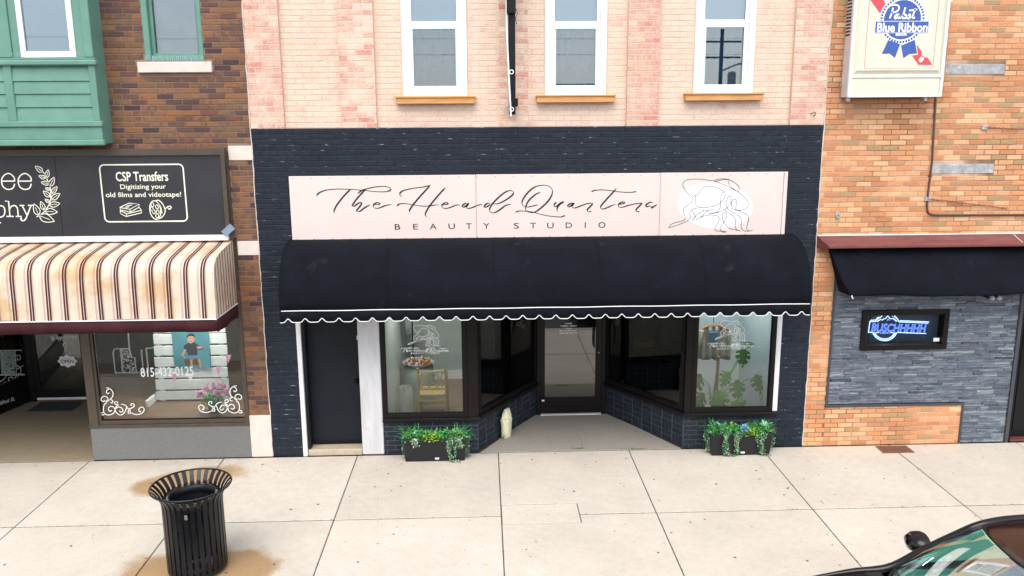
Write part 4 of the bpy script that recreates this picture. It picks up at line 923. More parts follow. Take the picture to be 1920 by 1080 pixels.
bn.wall(XL, -.004, .004, ZT, yplane(0), holes=bh+bst+[(sx0, sx1, zs2b, zs2t)], prio=lambda u, z: (1 if z < 6.05 and u > -2.2 else .1), zorg=.002, uorg=.03)
bn.emit(bwall, 290, 'brickwork')
for s in (S1, S2, S3): B('stone_block', 'limestone', bb_, (max(s[0], -.305), -.004, -.014, .05, max(s[2], .004)+.003, s[3]-.003), bevel=.006)
B('roof', 'plaster_dark', bb_, (XL, -.003, .3, 9, ZT-.1, ZT), bevel=0); B('rear_wall', 'far_brick', bb_, (XL, -.003, 8.9, 9, 0, ZT-.1), bevel=0); B('party_wall', 'far_brick', bb_, (XL, XL+.1, .3, 8.9, 0, ZT-.1), bevel=0)
# green framed window with stone sill and bird spikes
wn = B('window', 'green_paint', bb_, (W2[0], W2[0]+.075, -.012, .16, W2[2], 7), (W2[1]-.055, W2[1], -.012, .16, W2[2], 7), (W2[0]+.075, W2[1]-.055, .0, .16, W2[2], W2[2]+.055), bevel=.006)
B('sash', 'green_paint', wn, (W2[0]+.075, W2[0]+.115, .05, .12, W2[2]+.055, 7), (W2[1]-.085, W2[1]-.055, .05, .12, W2[2]+.055, 7), (W2[0]+.115, W2[1]-.085, .05, .12, W2[2]+.055, W2[2]+.09), bevel=.004)
MB().box(W2[0]+.11, W2[1]-.08, .085, .091, W2[2]+.085, 7).build('pane', 'upper_glass', wn)
MB().box(W2[0]+.08, W2[1]-.06, .15, .156, W2[2], 7).build('blind', M('blind_grey', (.36, .42, .48), .8, bmp=0), wn)
B('sill', 'limestone', bb_, (sx0, sx1, -.055, .10, zs2b, zs2t), bevel=.006)
m = MB(); r = random.Random(5)
for k in range(70):
    x = W2[0]+(W2[1]-W2[0])*k/69; m.tube([(x, -.02+r.uniform(-.012, .012), zs2t), (x+r.uniform(-.015, .015), -.03+r.uniform(-.02, .02), zs2t+r.uniform(.05, .085))], .0011, 3)
tag(m.build('bird_spikes', 'pvc_shade', bb_), kind='stuff')
# green bay window
YB = -.30
bay = B('bay_window', 'green_paint', bb_, (XL, BAYX, YB+.02, .0, BAYZ+.02, 7.2), bevel=0)
zz = lambda y: A(100, y, YB).z
def bay_bd(nm, x0, x1, z0, z1, out=.0, bev=.006): return B(nm, 'green_paint', bay, (x0, x1, YB-out, YB+.03, z0, z1), bevel=bev)
bay_bd('base_moulding', XL, BAYX+.035, BAYZ, zz(262), .05, .012); bay_bd('base_board', XL, BAYX+.012, zz(262), zz(238), .018)
bay_bd('ledge', XL, BAYX+.03, zz(238), zz(227), .045, .01)
bx0, bx1 = A(28, 180, YB).x, A(172, 180, YB).x
for a, b in ((bx1, BAYX+.004), (bx0-.10, bx0)): bay_bd('stile', a, b, zz(227), zz(122), .022)
zs = [zz(y) for y in (227, 201, 176, 152, 127)]
for a, b in zip(zs, zs[1:]):
    for u0, u1 in ((bx0, bx1), (bx0-1.3, bx0-.1)):
        m = MB(); m.prism([(u0, YB-.012, a), (u0, YB+.004, b-.004), (u0, YB+.03, b-.004), (u0, YB+.03, a)], (u1-u0, 0, 0)); m.build('board', 'green_paint', bay, bevel=.002)
bay_bd('sill_moulding', XL, BAYX+.04, zz(123), zz(113), .06, .014); bay_bd('sill_board', XL, BAYX+.015, zz(113), zz(108), .03)
wx0, wx1 = A(36, 60, YB).x, A(140, 60, YB).x; wz = zz(108)
for a, b, o in ((wx1, wx1+.10, .015), (wx1+.10, BAYX+.006, .035), (wx0-.10, wx0, .015), (wx0-.3, wx0-.10, .035)): bay_bd('casing', a, b, wz, 7.2, o)
bwn = B('window_frame', 'white_vinyl', bay, (wx0, wx0+.065, YB-.03, YB+.02, wz, 7.2), (wx1-.065, wx1, YB-.03, YB+.02, wz, 7.2), (wx0+.065, wx1-.065, YB-.03, YB+.02, wz, wz+.07), bevel=.005)
MB().box(wx0+.06, wx1-.06, YB-.006, YB, wz+.06, 7.2).build('pane', 'upper_glass', bay); MB().box(wx0+.06, wx1-.06, YB+.012, YB+.016, wz+.06, 7.2).build('blind', 'pvc_shade', bay)
m = MB()
for k in range(60):
    x = wx0-.1+(wx1-wx0+.2)*k/59; m.tube([(x, YB-.03, wz), (x+r.uniform(-.012, .012), YB-.05+r.uniform(-.02, .02), wz+r.uniform(.04, .075))], .001, 3)
tag(m.build('bird_spikes', 'pvc_shade', bay), kind='stuff')
# shopfront of the studio
ZH = 2.36
B('fascia_board', 'brown_metal', bb_, (XL, -.31, -.03, .12, ZSF-.02, 4.17), bevel=0)
B('transom', 'brown_metal', bb_, (XL, -.285, .03, .10, ZH, ZSF-.02), bevel=0)
fl_ = framed_pane(Matrix.Translation((-2.33, .02, 0)), 2.045, .515, ZH, bb_, 'clear_glass', .055, 'brown_metal')
B('jamb', 'brown_metal', bb_, (-.345, -.287, -.02, .1, .50, ZH), bevel=.004)
B('sill', 'brown_metal', bb_, (-2.45, -.287, -.03, .12, .475, .514), bevel=.004)
B('corner_post', 'brown_metal', bb_, (-2.43, -2.31, -.035, .12, .475, ZH), bevel=.006)
bulk2 = B('bulkhead', 'stucco_grey', bb_, (-2.44, -.292, -.012, .15, .004, .475), bevel=.006)
MrT = along((-2.425, .12), (-3.95, 3.2)); LR = math.dist((-2.425, .12), (-3.64, 2.56))
MB().box(0.03, LR, .0, .04, .004, .475, Mx=MrT).build('bulkhead_return', 'brown_metal', bb_)
MB().box(0.03, LR, .015, .022, .475, ZH, Mx=MrT).build('return_pane', 'dark_glass', bb_)
m = MB(); YG = -.012+.02
def gpx(pts): return [(A(170+x/5.683, 610+y/5.683, YG).x, A(170+x/5.683, 610+y/5.683, YG).z) for x, y in pts]
SCROLL = [[(165,665),(205,675),(238,715),(230,765),(190,800),(150,840),(135,890),(150,940),(195,955),(245,935),(258,895),(235,865),(200,870),(190,900),(210,915),(228,905)], [(205,675),(175,690),(168,715),(185,728),(200,716)], [(185,795),(180,770),(150,755),(118,770),(115,800),(140,810),(150,795)], [(165,840),(165,805),(200,790),(235,800),(230,825),(210,822)],
 [(330,842),(290,845),(258,835),(258,815),(285,815),(292,835)], [(260,900),(275,860),(330,840),(375,855),(400,890),(440,935),(500,950),(555,930),(570,890),(545,870),(515,890),(520,920),(540,915)], [(385,870),(360,930),(320,955),(280,935),(265,900),(290,870),(330,880),(345,910),(325,925),(305,910)], [(440,932),(402,935),(405,905),(430,900)], [(400,890),(440,880),(465,860),(455,835),(430,838),(435,860)], [(145,930),(115,932),(112,953),(145,952)]]
for flip in (0, 1):
    m = MB()
    for s in SCROLL: stroke(m, gpx([(1722-x, y-22) for x, y in s] if flip else s), FAC(YG), .0115, .002, n=5)
    m.build('scroll_decal', 'white_print', fl_)
m = MB(); text_px(m, '815-432-0125', (264.5, 706.5), (363.5, 703.5), 17.5, YG, bold=.012); m.build('phone_lettering', 'white_print', fl_)
# recessed entry: door, left angled pane
eL0, eL1 = (-5.27, .05), (-4.62, 2.52)
MeL = along(eL0, eL1); LE = math.dist(eL0, eL1)
ew = framed_pane(MeL, LE, .42, ZH, bb_, 'dark_glass', .05, 'bronze_metal')
MB().box(0, LE, -.02, .08, 0.004, .42, Mx=MeL).build('entry_bulkhead', 'bronze_metal', bb_, bevel=.004)
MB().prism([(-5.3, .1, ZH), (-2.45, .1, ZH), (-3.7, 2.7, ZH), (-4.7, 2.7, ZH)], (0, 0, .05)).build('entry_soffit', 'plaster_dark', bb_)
YE = 2.52
df = B('door_frame', 'bronze_metal', bb_, (-4.66, -4.50, YE-.02, YE+.06, .004, ZH), (-3.62, -3.56, YE-.02, YE+.06, .004, ZH), (-4.5, -3.62, YE-.02, YE+.06, 2.15, ZH), bevel=.004)
ed = B('glass_door', 'bronze_metal', bb_, (-4.5, -4.42, YE-.01, YE+.035, .03, 2.15), (-3.70, -3.62, YE-.01, YE+.035, .03, 2.15), (-4.42, -3.70, YE-.01, YE+.035, .03, .21), (-4.42, -3.70, YE-.01, YE+.035, 2.05, 2.15), bevel=.004)
MB().box(-4.43, -3.69, YE+.006, YE+.012, .2, 2.06).build('pane', 'dark_glass', ed)
B('kick_strip', 'white_trim', ed, (-4.49, -3.63, YE-.02, YE-.01, .032, .07), bevel=.002)
m = MB(); YEE = YE+.003
def e2(pts): return [(A(x, y, YEE).x, A(x, y, YEE).z) for x, y in pts]
text_px(m, 'By Appointment', (96, 637), (145, 634.5), 8, YEE, shear=.35, bold=.01)
stroke(m, e2([(122.3+4*math.cos(a), 647+4.3*math.sin(a)) for a in [k*.7 for k in range(9)]]), FAC(YEE), .012, .002, closed=True)
stroke(m, e2([(120, 650.5), (123, 654), (125, 650)]), FAC(YEE), .010, .002)
stroke(m, e2([(123, 653), (117, 667)]), FAC(YEE), .003, .002); stroke(m, e2([(123, 653), (132, 666)]), FAC(YEE), .003, .002)
m.build('door_lettering', 'white_print', ed)
m = MB(); c = A(126.5, 677, YEE-.004); m.poly([(c.x+(.148+.012*math.cos(8*a))*math.cos(a), YEE-.008, c.z+(.098+.012*math.cos(8*a))*math.sin(a)) for a in [2*math.pi*k/64 for k in range(64)]]); m.build('open_plaque', 'white_print', ed)
m = MB(); text_px(m, 'OPEN', (114.5, 681), (138.5, 680.5), 7, YEE-.008, h=.002, bold=.015); stroke(m, e2([(116, 671.5), (136, 671)]), (Vector((0, YEE-.008, 0)),)+FAC(0)[1:], .004, .002); m.build('open_lettering', 'ink', ed)
B('door_mat', 'carpet_dark', bb_, (-4.4, -3.7, 2.0, 2.44, .006, .018), bevel=.003)
# decals on the angled pane: ray meets the pane plane
def pane_px(x, y):
    d = ray(x, y); o = Vector((eL0[0], eL0[1], 0)); nrm = MeL.to_3x3() @ Vector((0, -1, 0)); t = (o-CAM_C).dot(nrm)/d.dot(nrm); p = CAM_C+d*t-o
    return p.dot(MeL.to_3x3() @ Vector((1, 0, 0))), p.z
frL = (Vector((eL0[0], eL0[1], 0)), MeL.to_3x3() @ Vector((1, 0, 0)), Vector((0, 0, 1)), MeL.to_3x3() @ Vector((0, -1, 0)))
m = MB()
for s in ([(-2, 657.5), (38, 656.5), (43, 662), (46, 701), (44, 703), (-2, 703)], [(0, 657), (3, 703)], [(27, 657), (30, 703)]): stroke(m, [pane_px(*p) for p in s], frL, .014, .012, smooth=False)
for s in ([(30, 668), (36, 666), (37, 673), (32, 675), (31, 671)], [(30, 685), (38, 688), (44, 683), (45, 679)], [(31, 692), (37, 690), (38, 699), (32, 701)], [(28, 706), (25, 714), (17, 716), (15, 709), (21, 707), (23, 711)], [(30, 704), (36, 711), (44, 707), (44, 702), (38, 702)], [(46, 704), (51, 702), (51, 707), (46, 708)], [(12, 703), (5, 712), (-2, 716)], [(10, 716), (4, 719), (0, 722)]): stroke(m, [pane_px(*p) for p in s], frL, .013, .012)
a, b = pane_px(-2, 757), pane_px(24, 750.5); text(m, 'Walnut St.', a[0]-.1, b[0], a[1], .07, frL, h=.04, dv=b[1]-a[1], shear=.35, bold=.01)
m.build('pane_decal', 'white_print', ew)
m = MB(); r = random.Random(9)
for k in range(150):
    u, v = pane_px(r.uniform(3.5, 27), r.uniform(659, 701)); a = r.uniform(0, 6.3); s = r.uniform(.02, .05); P = [frL[0]+frL[1]*(u+s*math.cos(a+q))+frL[2]*(v+s*.5*math.sin(a+q))+frL[3]*.011 for q in (0, 1.8, 3.1, 4.9)]; m.poly(P)
tag(m.build('leaf_decal', M('pale_mint', (.62, .74, .70), .6, bmp=0), ew), kind='stuff')
# rooms of the studio
M('studio_wall', (.20, .185, .17), .85); M('studio_floor', (.19, .115, .07), .3, var=.2, scale=2, stretch=(1, 9, 1)); M('dark_panel', (.045, .04, .04), .8)
MB().prism([(-2.36, .13, .40), (-.30, .13, .40), (-.30, 3.2, .40), (-3.86, 3.2, .40)], (0, 0, .05)).build('display_floor', 'studio_floor', bb_)
B('room_wall', 'studio_wall', bb_, (-3.9, -.05, 3.2, 3.3, 0, 2.6), bevel=0); B('room_wall', 'plaster_light', bb_, (-.30, -.22, .13, 3.2, .2, 2.6), bevel=0); B('room_ceiling', 'ceiling_tile', bb_, (-3.9, -.22, .1, 3.3, 2.42, 2.46), bevel=0)
B('room_panel', 'dark_panel', bb_, (-2.55, -2.15, 2.95, 3.0, .45, 2.4), bevel=0)
B('hall_wall', 'studio_wall', bb_, (-6.4, -3.5, 5.2, 5.3, 0, 2.6), (-3.58, -3.52, 3.3, 5.2, 0, 2.6), (-6.4, -6.3, .2, 5.2, 0, 2.6), bevel=0); B('hall_floor', 'tan_concrete', bb_, (-4.62, -3.58, 2.6, 5.2, -.02, .02), (-6.3, -5.3, .1, 5.2, -.02, .02), bevel=0)
# dark sign with cream print
sd_ = thing('studio_sign', 'dark charcoal sign with cream lettering, laurel sprig and framed notice', 'sign', (-3, 0, 3.1)); YP = -.075
zt1 = A(300, 291, YP).z; zb1 = A(300, 441, YP).z; xr1 = A(418, 350, YP).x
B('panel', 'sign_dark', sd_, (XL, A(108, 350, YP).x-.002, YP, -.03, zb1, zt1), bevel=.002); B('panel', 'sign_dark', sd_, (A(108, 350, YP).x+.002, xr1, YP, -.03, zb1, zt1), bevel=.002)
B('frame', 'brown_metal', sd_, (XL, xr1+.055, YP-.03, .0, zt1, zt1+.085), (xr1, xr1+.055, YP-.03, .0, zb1, zt1), bevel=.004); B('white_strip', 'white_trim', sd_, (XL, xr1+.02, YP-.02, .0, zb1-.075, zb1-.002), bevel=.003)
o5 = (0, 290); k5 = 7.715; m = MB(); pp = lambda s: px2(s, YP, o5, k5)
E1 = [(25,382),(215,382),(205,330),(160,285),(115,272),(65,295),(30,345),(25,400),(45,460),(90,495),(140,502),(190,480),(215,420)]
LET = {'e': [(E1[:2], 0), (E1[1:], 1)], 'e2': [([(x+240, y) for x, y in E1[:2]], 0), ([(x+240, y) for x, y in E1[1:]], 1)],
 'p': [([(-100,735),(-50,735),(-30,985)], 0), ([(-75,985),(15,985)], 0), ([(-48,800),(-20,755),(20,738),(60,765),(72,820),(58,875),(15,903),(-25,890),(-45,850)], 1)],
 'h': [([(75,672),(125,672),(145,890)], 0), ([(95,893),(200,893)], 0), ([(230,893),(315,893)], 0), ([(138,790),(165,750),(210,735),(245,760),(258,800),(265,890)], 1)],
 'y': [([(285,735),(355,735)], 0), ([(405,733),(485,733)], 0), ([(320,735),(395,880)], 0), ([(450,735),(395,880),(365,940),(325,955),(300,930),(318,912)], 1)]}
for s in LET.values():
    m = MB()
    for k, (pts, sm_) in enumerate(s): stroke(m, pp(pts), FAC(YP), .015, .002+.0003*k, smooth=bool(sm_))
    m.build('letter', 'cream_print', sd_)
m = MB(); stroke(m, pp([(530,900),(600,860),(660,800),(710,720),(735,640),(735,540),(720,450),(680,350),(640,270),(600,230)]), FAC(YP), .011, .002)
for bx_, by_, tx, ty in ((620,250,510,165),(660,340,560,305),(715,420,595,400),(725,510,655,480),(725,610,625,525),(720,690,650,645),(640,800,590,675),(565,880,490,710),(670,340,700,215),(720,460,785,325),(745,560,830,460),(740,650,870,560),(710,730,870,705),(650,815,835,830),(565,880,790,965)):
    dx, dy = tx-bx_, ty-by_; L = math.hypot(dx, dy); nx_, ny_ = -dy/L, dx/L; w_ = .23*L
    for sg_ in (1, -1): stroke(m, pp([(bx_, by_), (bx_+dx*.3+nx_*w_*sg_, by_+dy*.3+ny_*w_*sg_), (bx_+dx*.65+nx_*w_*.8*sg_, by_+dy*.65+ny_*w_*.8*sg_), (tx, ty)]), FAC(YP), .0095, .002, n=4)
    stroke(m, pp([(bx_, by_), (bx_+dx*.7, by_+dy*.7)]), FAC(YP), .007, .002)
m.build('laurel_sprig', 'cream_print', sd_)
o6 = (170, 290); m = MB(); q6 = lambda s: px2(s, YP, o6, k5)
c4 = q6([(128,148),(1335,140),(1402,962),(208,972)]); x0, x1 = (c4[0][0]+c4[3][0])/2, (c4[1][0]+c4[2][0])/2; z1_, z0_ = c4[0][1], c4[3][1]; rr_ = .055; P = []
for cx_, cz_, a0 in ((x1-rr_, z1_-rr_, 0), (x0+rr_, z1_-rr_, 90), (x0+rr_, z0_+rr_, 180), (x1-rr_, z0_+rr_, 270)):
    for k in range(6): a = R(a0+18*k); P.append((cx_+rr_*math.cos(a), cz_+rr_*math.sin(a)))
stroke(m, P, FAC(YP), .017, .002, closed=True, smooth=False)
def T6(s, xa, ya, xb, yb, cap, **k): text_px(m, s, (170+xa/k5, 290+ya/k5), (170+xb/k5, 290+yb/k5), cap/k5, YP, **k)
T6('CSP Transfers', 370, 382, 1125, 376, 138, bold=.016); T6('Digitizing your', 432, 497, 1092, 490, 70, bold=.008); T6('old films and videotape!', 222, 614, 1312, 606, 72, bold=.008)
for s in ([(425,760),(560,700),(700,715),(570,790),(430,765)], [(425,760),(432,800),(575,830),(700,760),(700,715)], [(570,790),(575,830)], [(430,800),(430,850),(510,895),(740,840),(735,805),(700,760)], [(510,895),(525,855),(735,805)], [(430,850),(440,815),(525,855)], [(520,745),(600,725)], [(500,760),(560,755)]): stroke(m, q6(s), FAC(YP), .010, .002, smooth=False)
ell = lambda cx_, cy_, rx, ry, th: [(cx_+rx*math.cos(a)*math.cos(th)-ry*math.sin(a)*math.sin(th), cy_+rx*math.cos(a)*math.sin(th)+ry*math.sin(a)*math.cos(th)) for a in [2*math.pi*k/20 for k in range(20)]]
stroke(m, q6(ell(935, 800, 78, 135, -.18)), FAC(YP), .012, .002, closed=True)
for dx, dy in ((-40,-75),(25,-45),(38,30),(28,85),(-20,25),(-50,-15)): stroke(m, q6(ell(935+dx, 800+dy, 19, 30, -.2)), FAC(YP), .009, .002, closed=True)
stroke(m, q6([(940,665),(985,660),(1040,710),(1075,790),(1070,850),(1030,905),(975,930)]), FAC(YP), .012, .002); stroke(m, q6([(985,705),(1015,760),(1035,850)]), FAC(YP), .010, .002); stroke(m, q6([(1075,790),(1110,755),(1150,745),(1165,765),(1140,790),(1115,765)]), FAC(YP), .012, .002)
m.build('notice_print', 'cream_print', sd_)
tp = thing('tape_strip', 'blue-grey strip of tape stuck across the lower corner of the dark sign', 'tape', (0, 0, 0)); c = A(427, 432, YP-.035); m = MB(); u = Vector((.77, 0, .64)); v = Vector((-.64, 0, .77))
m.quad(c-u*.075-v*.045, c+u*.085-v*.045, c+u*.085+v*.045, c-u*.075+v*.045); m.build('strip', M('tape_grey', (.20, .27, .36), .6), tp, solid=.002)
# striped awning
def stripe_mat():
    m, t, b, n, l = nodes_of('striped_canvas'); at = n.new('ShaderNodeAttribute'); at.attribute_name = 'st'
    f = math_n(n, l, 'FRACT', math_n(n, l, 'DIVIDE', at.outputs['Fac'], .2065))
    cr, tn, br_, pk = (.62, .53, .43), (.54, .40, .29), (.070, .025, .024), (.48, .365, .315)
    c = ramp(n, l, f, [(0, cr), (.14, pk), (.26, (.66, .52, .44)), (.34, br_), (.455, (.70, .60, .50)), (.485, br_), (.60, pk), (.68, cr), (.82, (.68, .56, .44)), (.90, cr)], True)
    k = ramp(n, l, math_n(n, l, 'ADD', pos_noise(n, l, 1.5, 5, .65), 0), [(.48, (0, 0, 0)), (.60, (.9, .9, .9))])
    c = mix(n, l, k, c, mix(n, l, 1.0, c, (.88, .70, .48), 'MULTIPLY'))
    l.new(c, b.inputs['Base Color']); b.inputs['Roughness'].default_value = .85; b.inputs['Specular IOR Level'].default_value = .2
    bump(n, l, b, pos_noise(n, l, 250, 2), .25, .003); MATS['striped_canvas'] = m
stripe_mat()
sa = thing('striped_awning', 'cream and brown striped waterfall awning with maroon valance over the studio window', 'awning', (-3, 0, 2.1))
SX1 = -.335; prof = [(-.0, 3.025), (-.15, 3.005), (-.32, 2.985), (-.48, 2.965), (-.62, 2.94), (-.72, 2.91), (-.79, 2.865), (-.835, 2.80), (-.855, 2.72), (-.866, 2.60), (-.875, 2.45), (-.883, 2.30), (-.89, 2.185)]
nx = 120; mb = MB(); mb.st = []; rows = []; r = random.Random(6)
for j, (y, z) in enumerate(prof):
    row = []
    for k in range(nx+1):
        x = XL+(SX1-XL)*k/nx; t = j/len(prof); dip = .028*math.exp(-((x+.62)/.33)**2)*math.sin(math.pi*min(1, j/6.5)) if j < 7 else 0
        row.append((x, y+.006*math.sin(x*4+j*.6)*(j > 1)+.5*dip*(j > 5), z-dip+.004*math.sin(x*6+j)*(0 < j < 11))); mb.st.append(x-.048)
    rows.append(row)
mb.grid(rows).build('canopy', 'striped_canvas', sa, smooth=True)
mb = MB(); mb.st = []; rows = []
for q in range(2):
    row = []
    for (y, z) in prof: row.append((SX1, y, z if q == 0 else 2.185)); mb.st.append(y*2.0+.02)
    rows.append(row)
mb.grid(rows).build('side_panel', 'striped_canvas', sa)
n = 160; rows = [[(XL+(SX1-XL)*k/n, -.893-.012*math.sin(k*.5)*q, 2.18-.155*q) for k in range(n+1)] for q in (0, .5, 1)]
MB().grid(rows).build('valance', 'maroon_fabric', sa, smooth=True, solid=.003)
rows = [[(SX1+.003-.012*q*math.sin(k), -.893+.88*k/12, 2.18-.155*q-(.02 if 0 < k < 12 else 0)*q) for k in range(13)] for q in (0, 1)]; MB().grid(rows).build('valance', 'maroon_fabric', sa, smooth=True, solid=.003)
MB().tube([(XL, -.898, 2.183), (SX1+.003, -.898, 2.183), (SX1+.006, -.02, 2.183)], .008, 6).build('piping', 'white_piping', sa)
m = MB(); m.tube([(SX1-.02, 0, 2.19), (SX1-.02, -.87, 2.19), (SX1-.02, -.84, 2.75)], .012, 6); m.tube([(XL, -.875, 2.195), (SX1, -.875, 2.195)], .012, 6); m.build('awning_frame', 'screw', sa)
# ---- things on show in the studio window
pb_ = thing('pallet_board', 'whitewashed pallet board propped up behind the studio window', 'board', (-1.3, 1.1, .45)); M('whitewash', (.74, .76, .76), .8, var=.08, scale=8, stretch=(1, 1, 6), bmp=.4, bscale=40)
YPB = 1.10; xa, xb = A(287, 690, YPB).x, A(428, 690, YPB).x
ys = [626, 645, 648, 666, 669, 687, 690, 708, 711, 730, 733, 749]
for k in range(0, 12, 2):
    z1_, z0_ = A(350, ys[k], YPB).z, A(350, ys[k+1], YPB).z; B('plank', 'whitewash', pb_, (xa+(11-k)*.004, xb+rng.uniform(-.02, .02), YPB, YPB+.02, z0_, z1_), bevel=.003)
B('plank', 'whitewash', pb_, (xa+.05, xb, YPB, YPB+.02, A(350, 626, YPB).z+.015, 1.98), bevel=.003)
for x in (xa+.06, xb-.12): B('batten', 'whitewash', pb_, (x, x+.07, YPB+.02, YPB+.06, .45, 1.98), bevel=.003)
m = MB(); m.box(xa-.06, xa-.01, YPB-.25, YPB+.25, .45, .55); m.build('foot', 'whitewash', pb_, bevel=.004)
ph = thing('photo_print', 'unframed photo print of a seated toddler on teal, fixed to the pallet board', 'photo', (-1.1, 1.08, 1.2)); YQ = YPB-.02
def poly_px(m, pts, d): m.poly([tuple(A(x, y, YQ)+Vector((0, -d, 0))) for x, y in pts])
def zq(pts): return [(170+x/5.683, 610+y/5.683) for x, y in pts]
x0, x1 = A(325, 660, YQ).x, A(393, 660, YQ).x; B('backdrop', M('print_teal', (.10, .27, .33), .5, var=.2, scale=3, bmp=0), ph, (x0, x1, YQ, YQ+.02, A(360, 691, YQ).z, A(360, 616, YQ).z), bevel=0)
oval = lambda cx_, cy_, rx, ry, n=18: [(cx_+rx*math.cos(2*math.pi*k/n), cy_-ry*math.sin(2*math.pi*k/n)) for k in range(n)]
for nm, cc, d, polys in (('print_stool', (.16, .10, .06), .001, [[(1000,360),(1150,345),(1160,420),(1010,430)]]), ('print_shirt', (.045, .06, .085), .002, [[(1000,210),(1060,180),(1110,185),(1150,215),(1195,230),(1190,255),(1135,265),(1140,320),(1045,325),(1030,290),(990,245)]]), ('print_shorts', (.20, .27, .36), .003, [[(1045,322),(1140,315),(1180,345),(1165,365),(1110,350),(1085,375),(1050,360)]]),
    ('print_skin', (.62, .36, .26), .0035, [oval(1068, 140, 42, 52), [(1000,250),(1022,262),(990,320),(1015,345),(1000,352),(965,315)], [(1130,228),(1185,222),(1198,240),(1140,255)], [(1060,362),(1085,372),(1088,430),(1068,435)], [(1140,355),(1165,362),(1188,440),(1165,450)]]), ('print_hair', (.05, .032, .025), .0045, [[(1025,150),(1024,115),(1045,90),(1080,85),(1108,100),(1112,140),(1100,120),(1070,112),(1040,120)]]), ('print_face', (.13, .06, .05), .005, [oval(1052, 138, 5, 4, 8), oval(1084, 136, 5, 4, 8), [(1056,166),(1070,170),(1084,164),(1070,178)]])):
    m = MB()
    for pl in polys: poly_px(m, zq(pl)[::1], d)
    m.build(nm, M(nm, cc, .6, bmp=0, var=.15, scale=30), ph)
fp = thing('flower_pot', 'bunch of pink flowers in a shiny green pot in the studio window', 'flowers', (-1.0, .62, .45)); fc = A(401, 745, .62)
MB().lathe([(.001, 0), (.075, 0), (.085, .04), (.10, .16), (.118, .215), (.108, .215), (.09, .16), (.001, .15)], (fc.x, .62, .45), 20).build('pot', M('foil_green', (.02, .22, .12), .25, .3, var=.3, scale=25, bmp=.6, bscale=35), fp, smooth=True)
m = MB(); mg = MB(); r = random.Random(21)
for k in range(34):
    dv = Vector((r.gauss(0, .95), r.gauss(0, .6)-.2, r.uniform(-.15, 1))).normalized(); c = Vector((fc.x, .60, .72))+Vector((dv.x*.21, dv.y*.14, dv.z*.15)); s = r.uniform(.035, .055)
    for q in range(16):
        e = Vector((r.gauss(0, 1), r.gauss(0, 1), r.gauss(0, 1))).normalized(); leafquad(m, c, e+dv*.8, s, s*.8, Vector((0, 0, 1)), bend=0, fold=.3)
for k in range(120):
    a = r.uniform(0, 6.3); leafquad(mg, Vector((fc.x+r.gauss(0, .05), .62, .66)), Vector((math.cos(a), math.sin(a)*.6-.2, r.uniform(-.3, .8))), r.uniform(.08, .2), .022, Vector((0, 0, 1)))
m.build('blossoms', M('petal_pink', (.78, .40, .60), .6, var=.25, scale=30, bmp=0), fp); mg.build('leaves', 'leaf_green', fp)
gt = thing('white_headboard', 'white metal bedstead panel with leafy fretwork at the back of the studio window', 'bedstead', (-2, 2.3, .45)); YH = 2.3
hp = lambda x, y: tuple(A(170+x/5.683, 610+y/5.683, YH))
for s in ([(262,505),(238,290),(250,258),(275,250),(415,250)], [(262,505),(480,505),(600,500)], [(318,255),(340,500)], [(410,250),(435,340),(470,345),(487,500)], [(540,262),(560,500)], [(590,245),(620,520)], [(590,245),(665,240)], [(400,85),(412,250)], [(30,285),(70,520)]): MB().tube([hp(*p) for p in s], .012, 6).build('bar', 'white_vinyl', gt)
m = MB(); r = random.Random(31)
for k in range(110):
    u = r.random(); v = r.random(); x, y = 325+u*(95 if v < .45 else 145)+v*18, 262+v*232; p = Vector(hp(x, y)); a = r.uniform(0, 6.3); leafquad(m, p, Vector((math.cos(a), -.1, math.sin(a))), r.uniform(.03, .055), .02, Vector((0, -1, 0)), bend=0)
tag(m.build('fretwork', 'white_vinyl', gt), kind='stuff')
bu = thing('bunting', 'small pink and white pennants strung across the pallet board', 'bunting', (-1, 1, .8)); m = MB(); m.tube(spline([tuple(A(x, y, YPB-.05)) for x, y in ((322, 700), (340, 702), (362, 702), (400, 690), (425, 680))], 5), .003, 4); m.build('string', 'white_print', bu)
for x, y, mt in ((327, 703, 'petal_pink'), (357, 704, 'white_print'), (410, 690, 'petal_pink'), (428, 668, 'petal_pink')): MB().poly([tuple(A(x-6, y-2, YPB-.052)), tuple(A(x, y+14, YPB-.052)), tuple(A(x+6, y-3, YPB-.052))]).build('pennant', mt, bu, solid=.002)
# ================================================================== orange brick building on the right
ob = thing('orange_brick_building', 'orange brick building with grey ledger-stone shopfront and black door', 'building', (10, 0, 0)); XR = 15.0
STX0, STX1, STZ = A(1551, 757).x, A(1807, 756).x, A(1680, 757).z; SX_END = A(1884, 800).x; ZFL = 2.84
oh = [(STX0, XR+.1, STZ, ZFL), (STX1, XR+.1, -.1, STZ+.01)]
m = MB()
for c in holes_grid(W+.003, XR, 0, ZT, oh): m.box(c[0], c[1], 0, .3, c[2], c[3])
owall = m.build('wall', 'orange_mortar', ob)
def opal(rg):
    c = rg.choice([(.60, .275, .125)]*4+[(.55, .24, .11), (.64, .31, .155), (.66, .36, .19), (.72, .44, .24), (.70, .40, .20), (.50, .215, .10), (.42, .27, .13)])
    return tint(rg, c, .93, 1.07)
P1 = (A(1773, 131).x, A(1884, 131).x, A(1800, 140).z, A(1800, 120).z); P2 = (A(1747, 316).x, A(1863, 316).x, A(1800, 326).z, A(1800, 307).z)
on = Bricks('orange_brick', .200, .0570, .0105, .0045, .003, opal, 44, 15)
pat = [(p[0]-.004, p[1]+.004, p[2], p[3]) for p in (P1, P2)]
on.wall(W+.005, XR, ZFL, ZT, yplane(0), holes=pat, prio=lambda u, z: 1 if z < 6.05 and u < 10.7 else .1, zorg=.004)
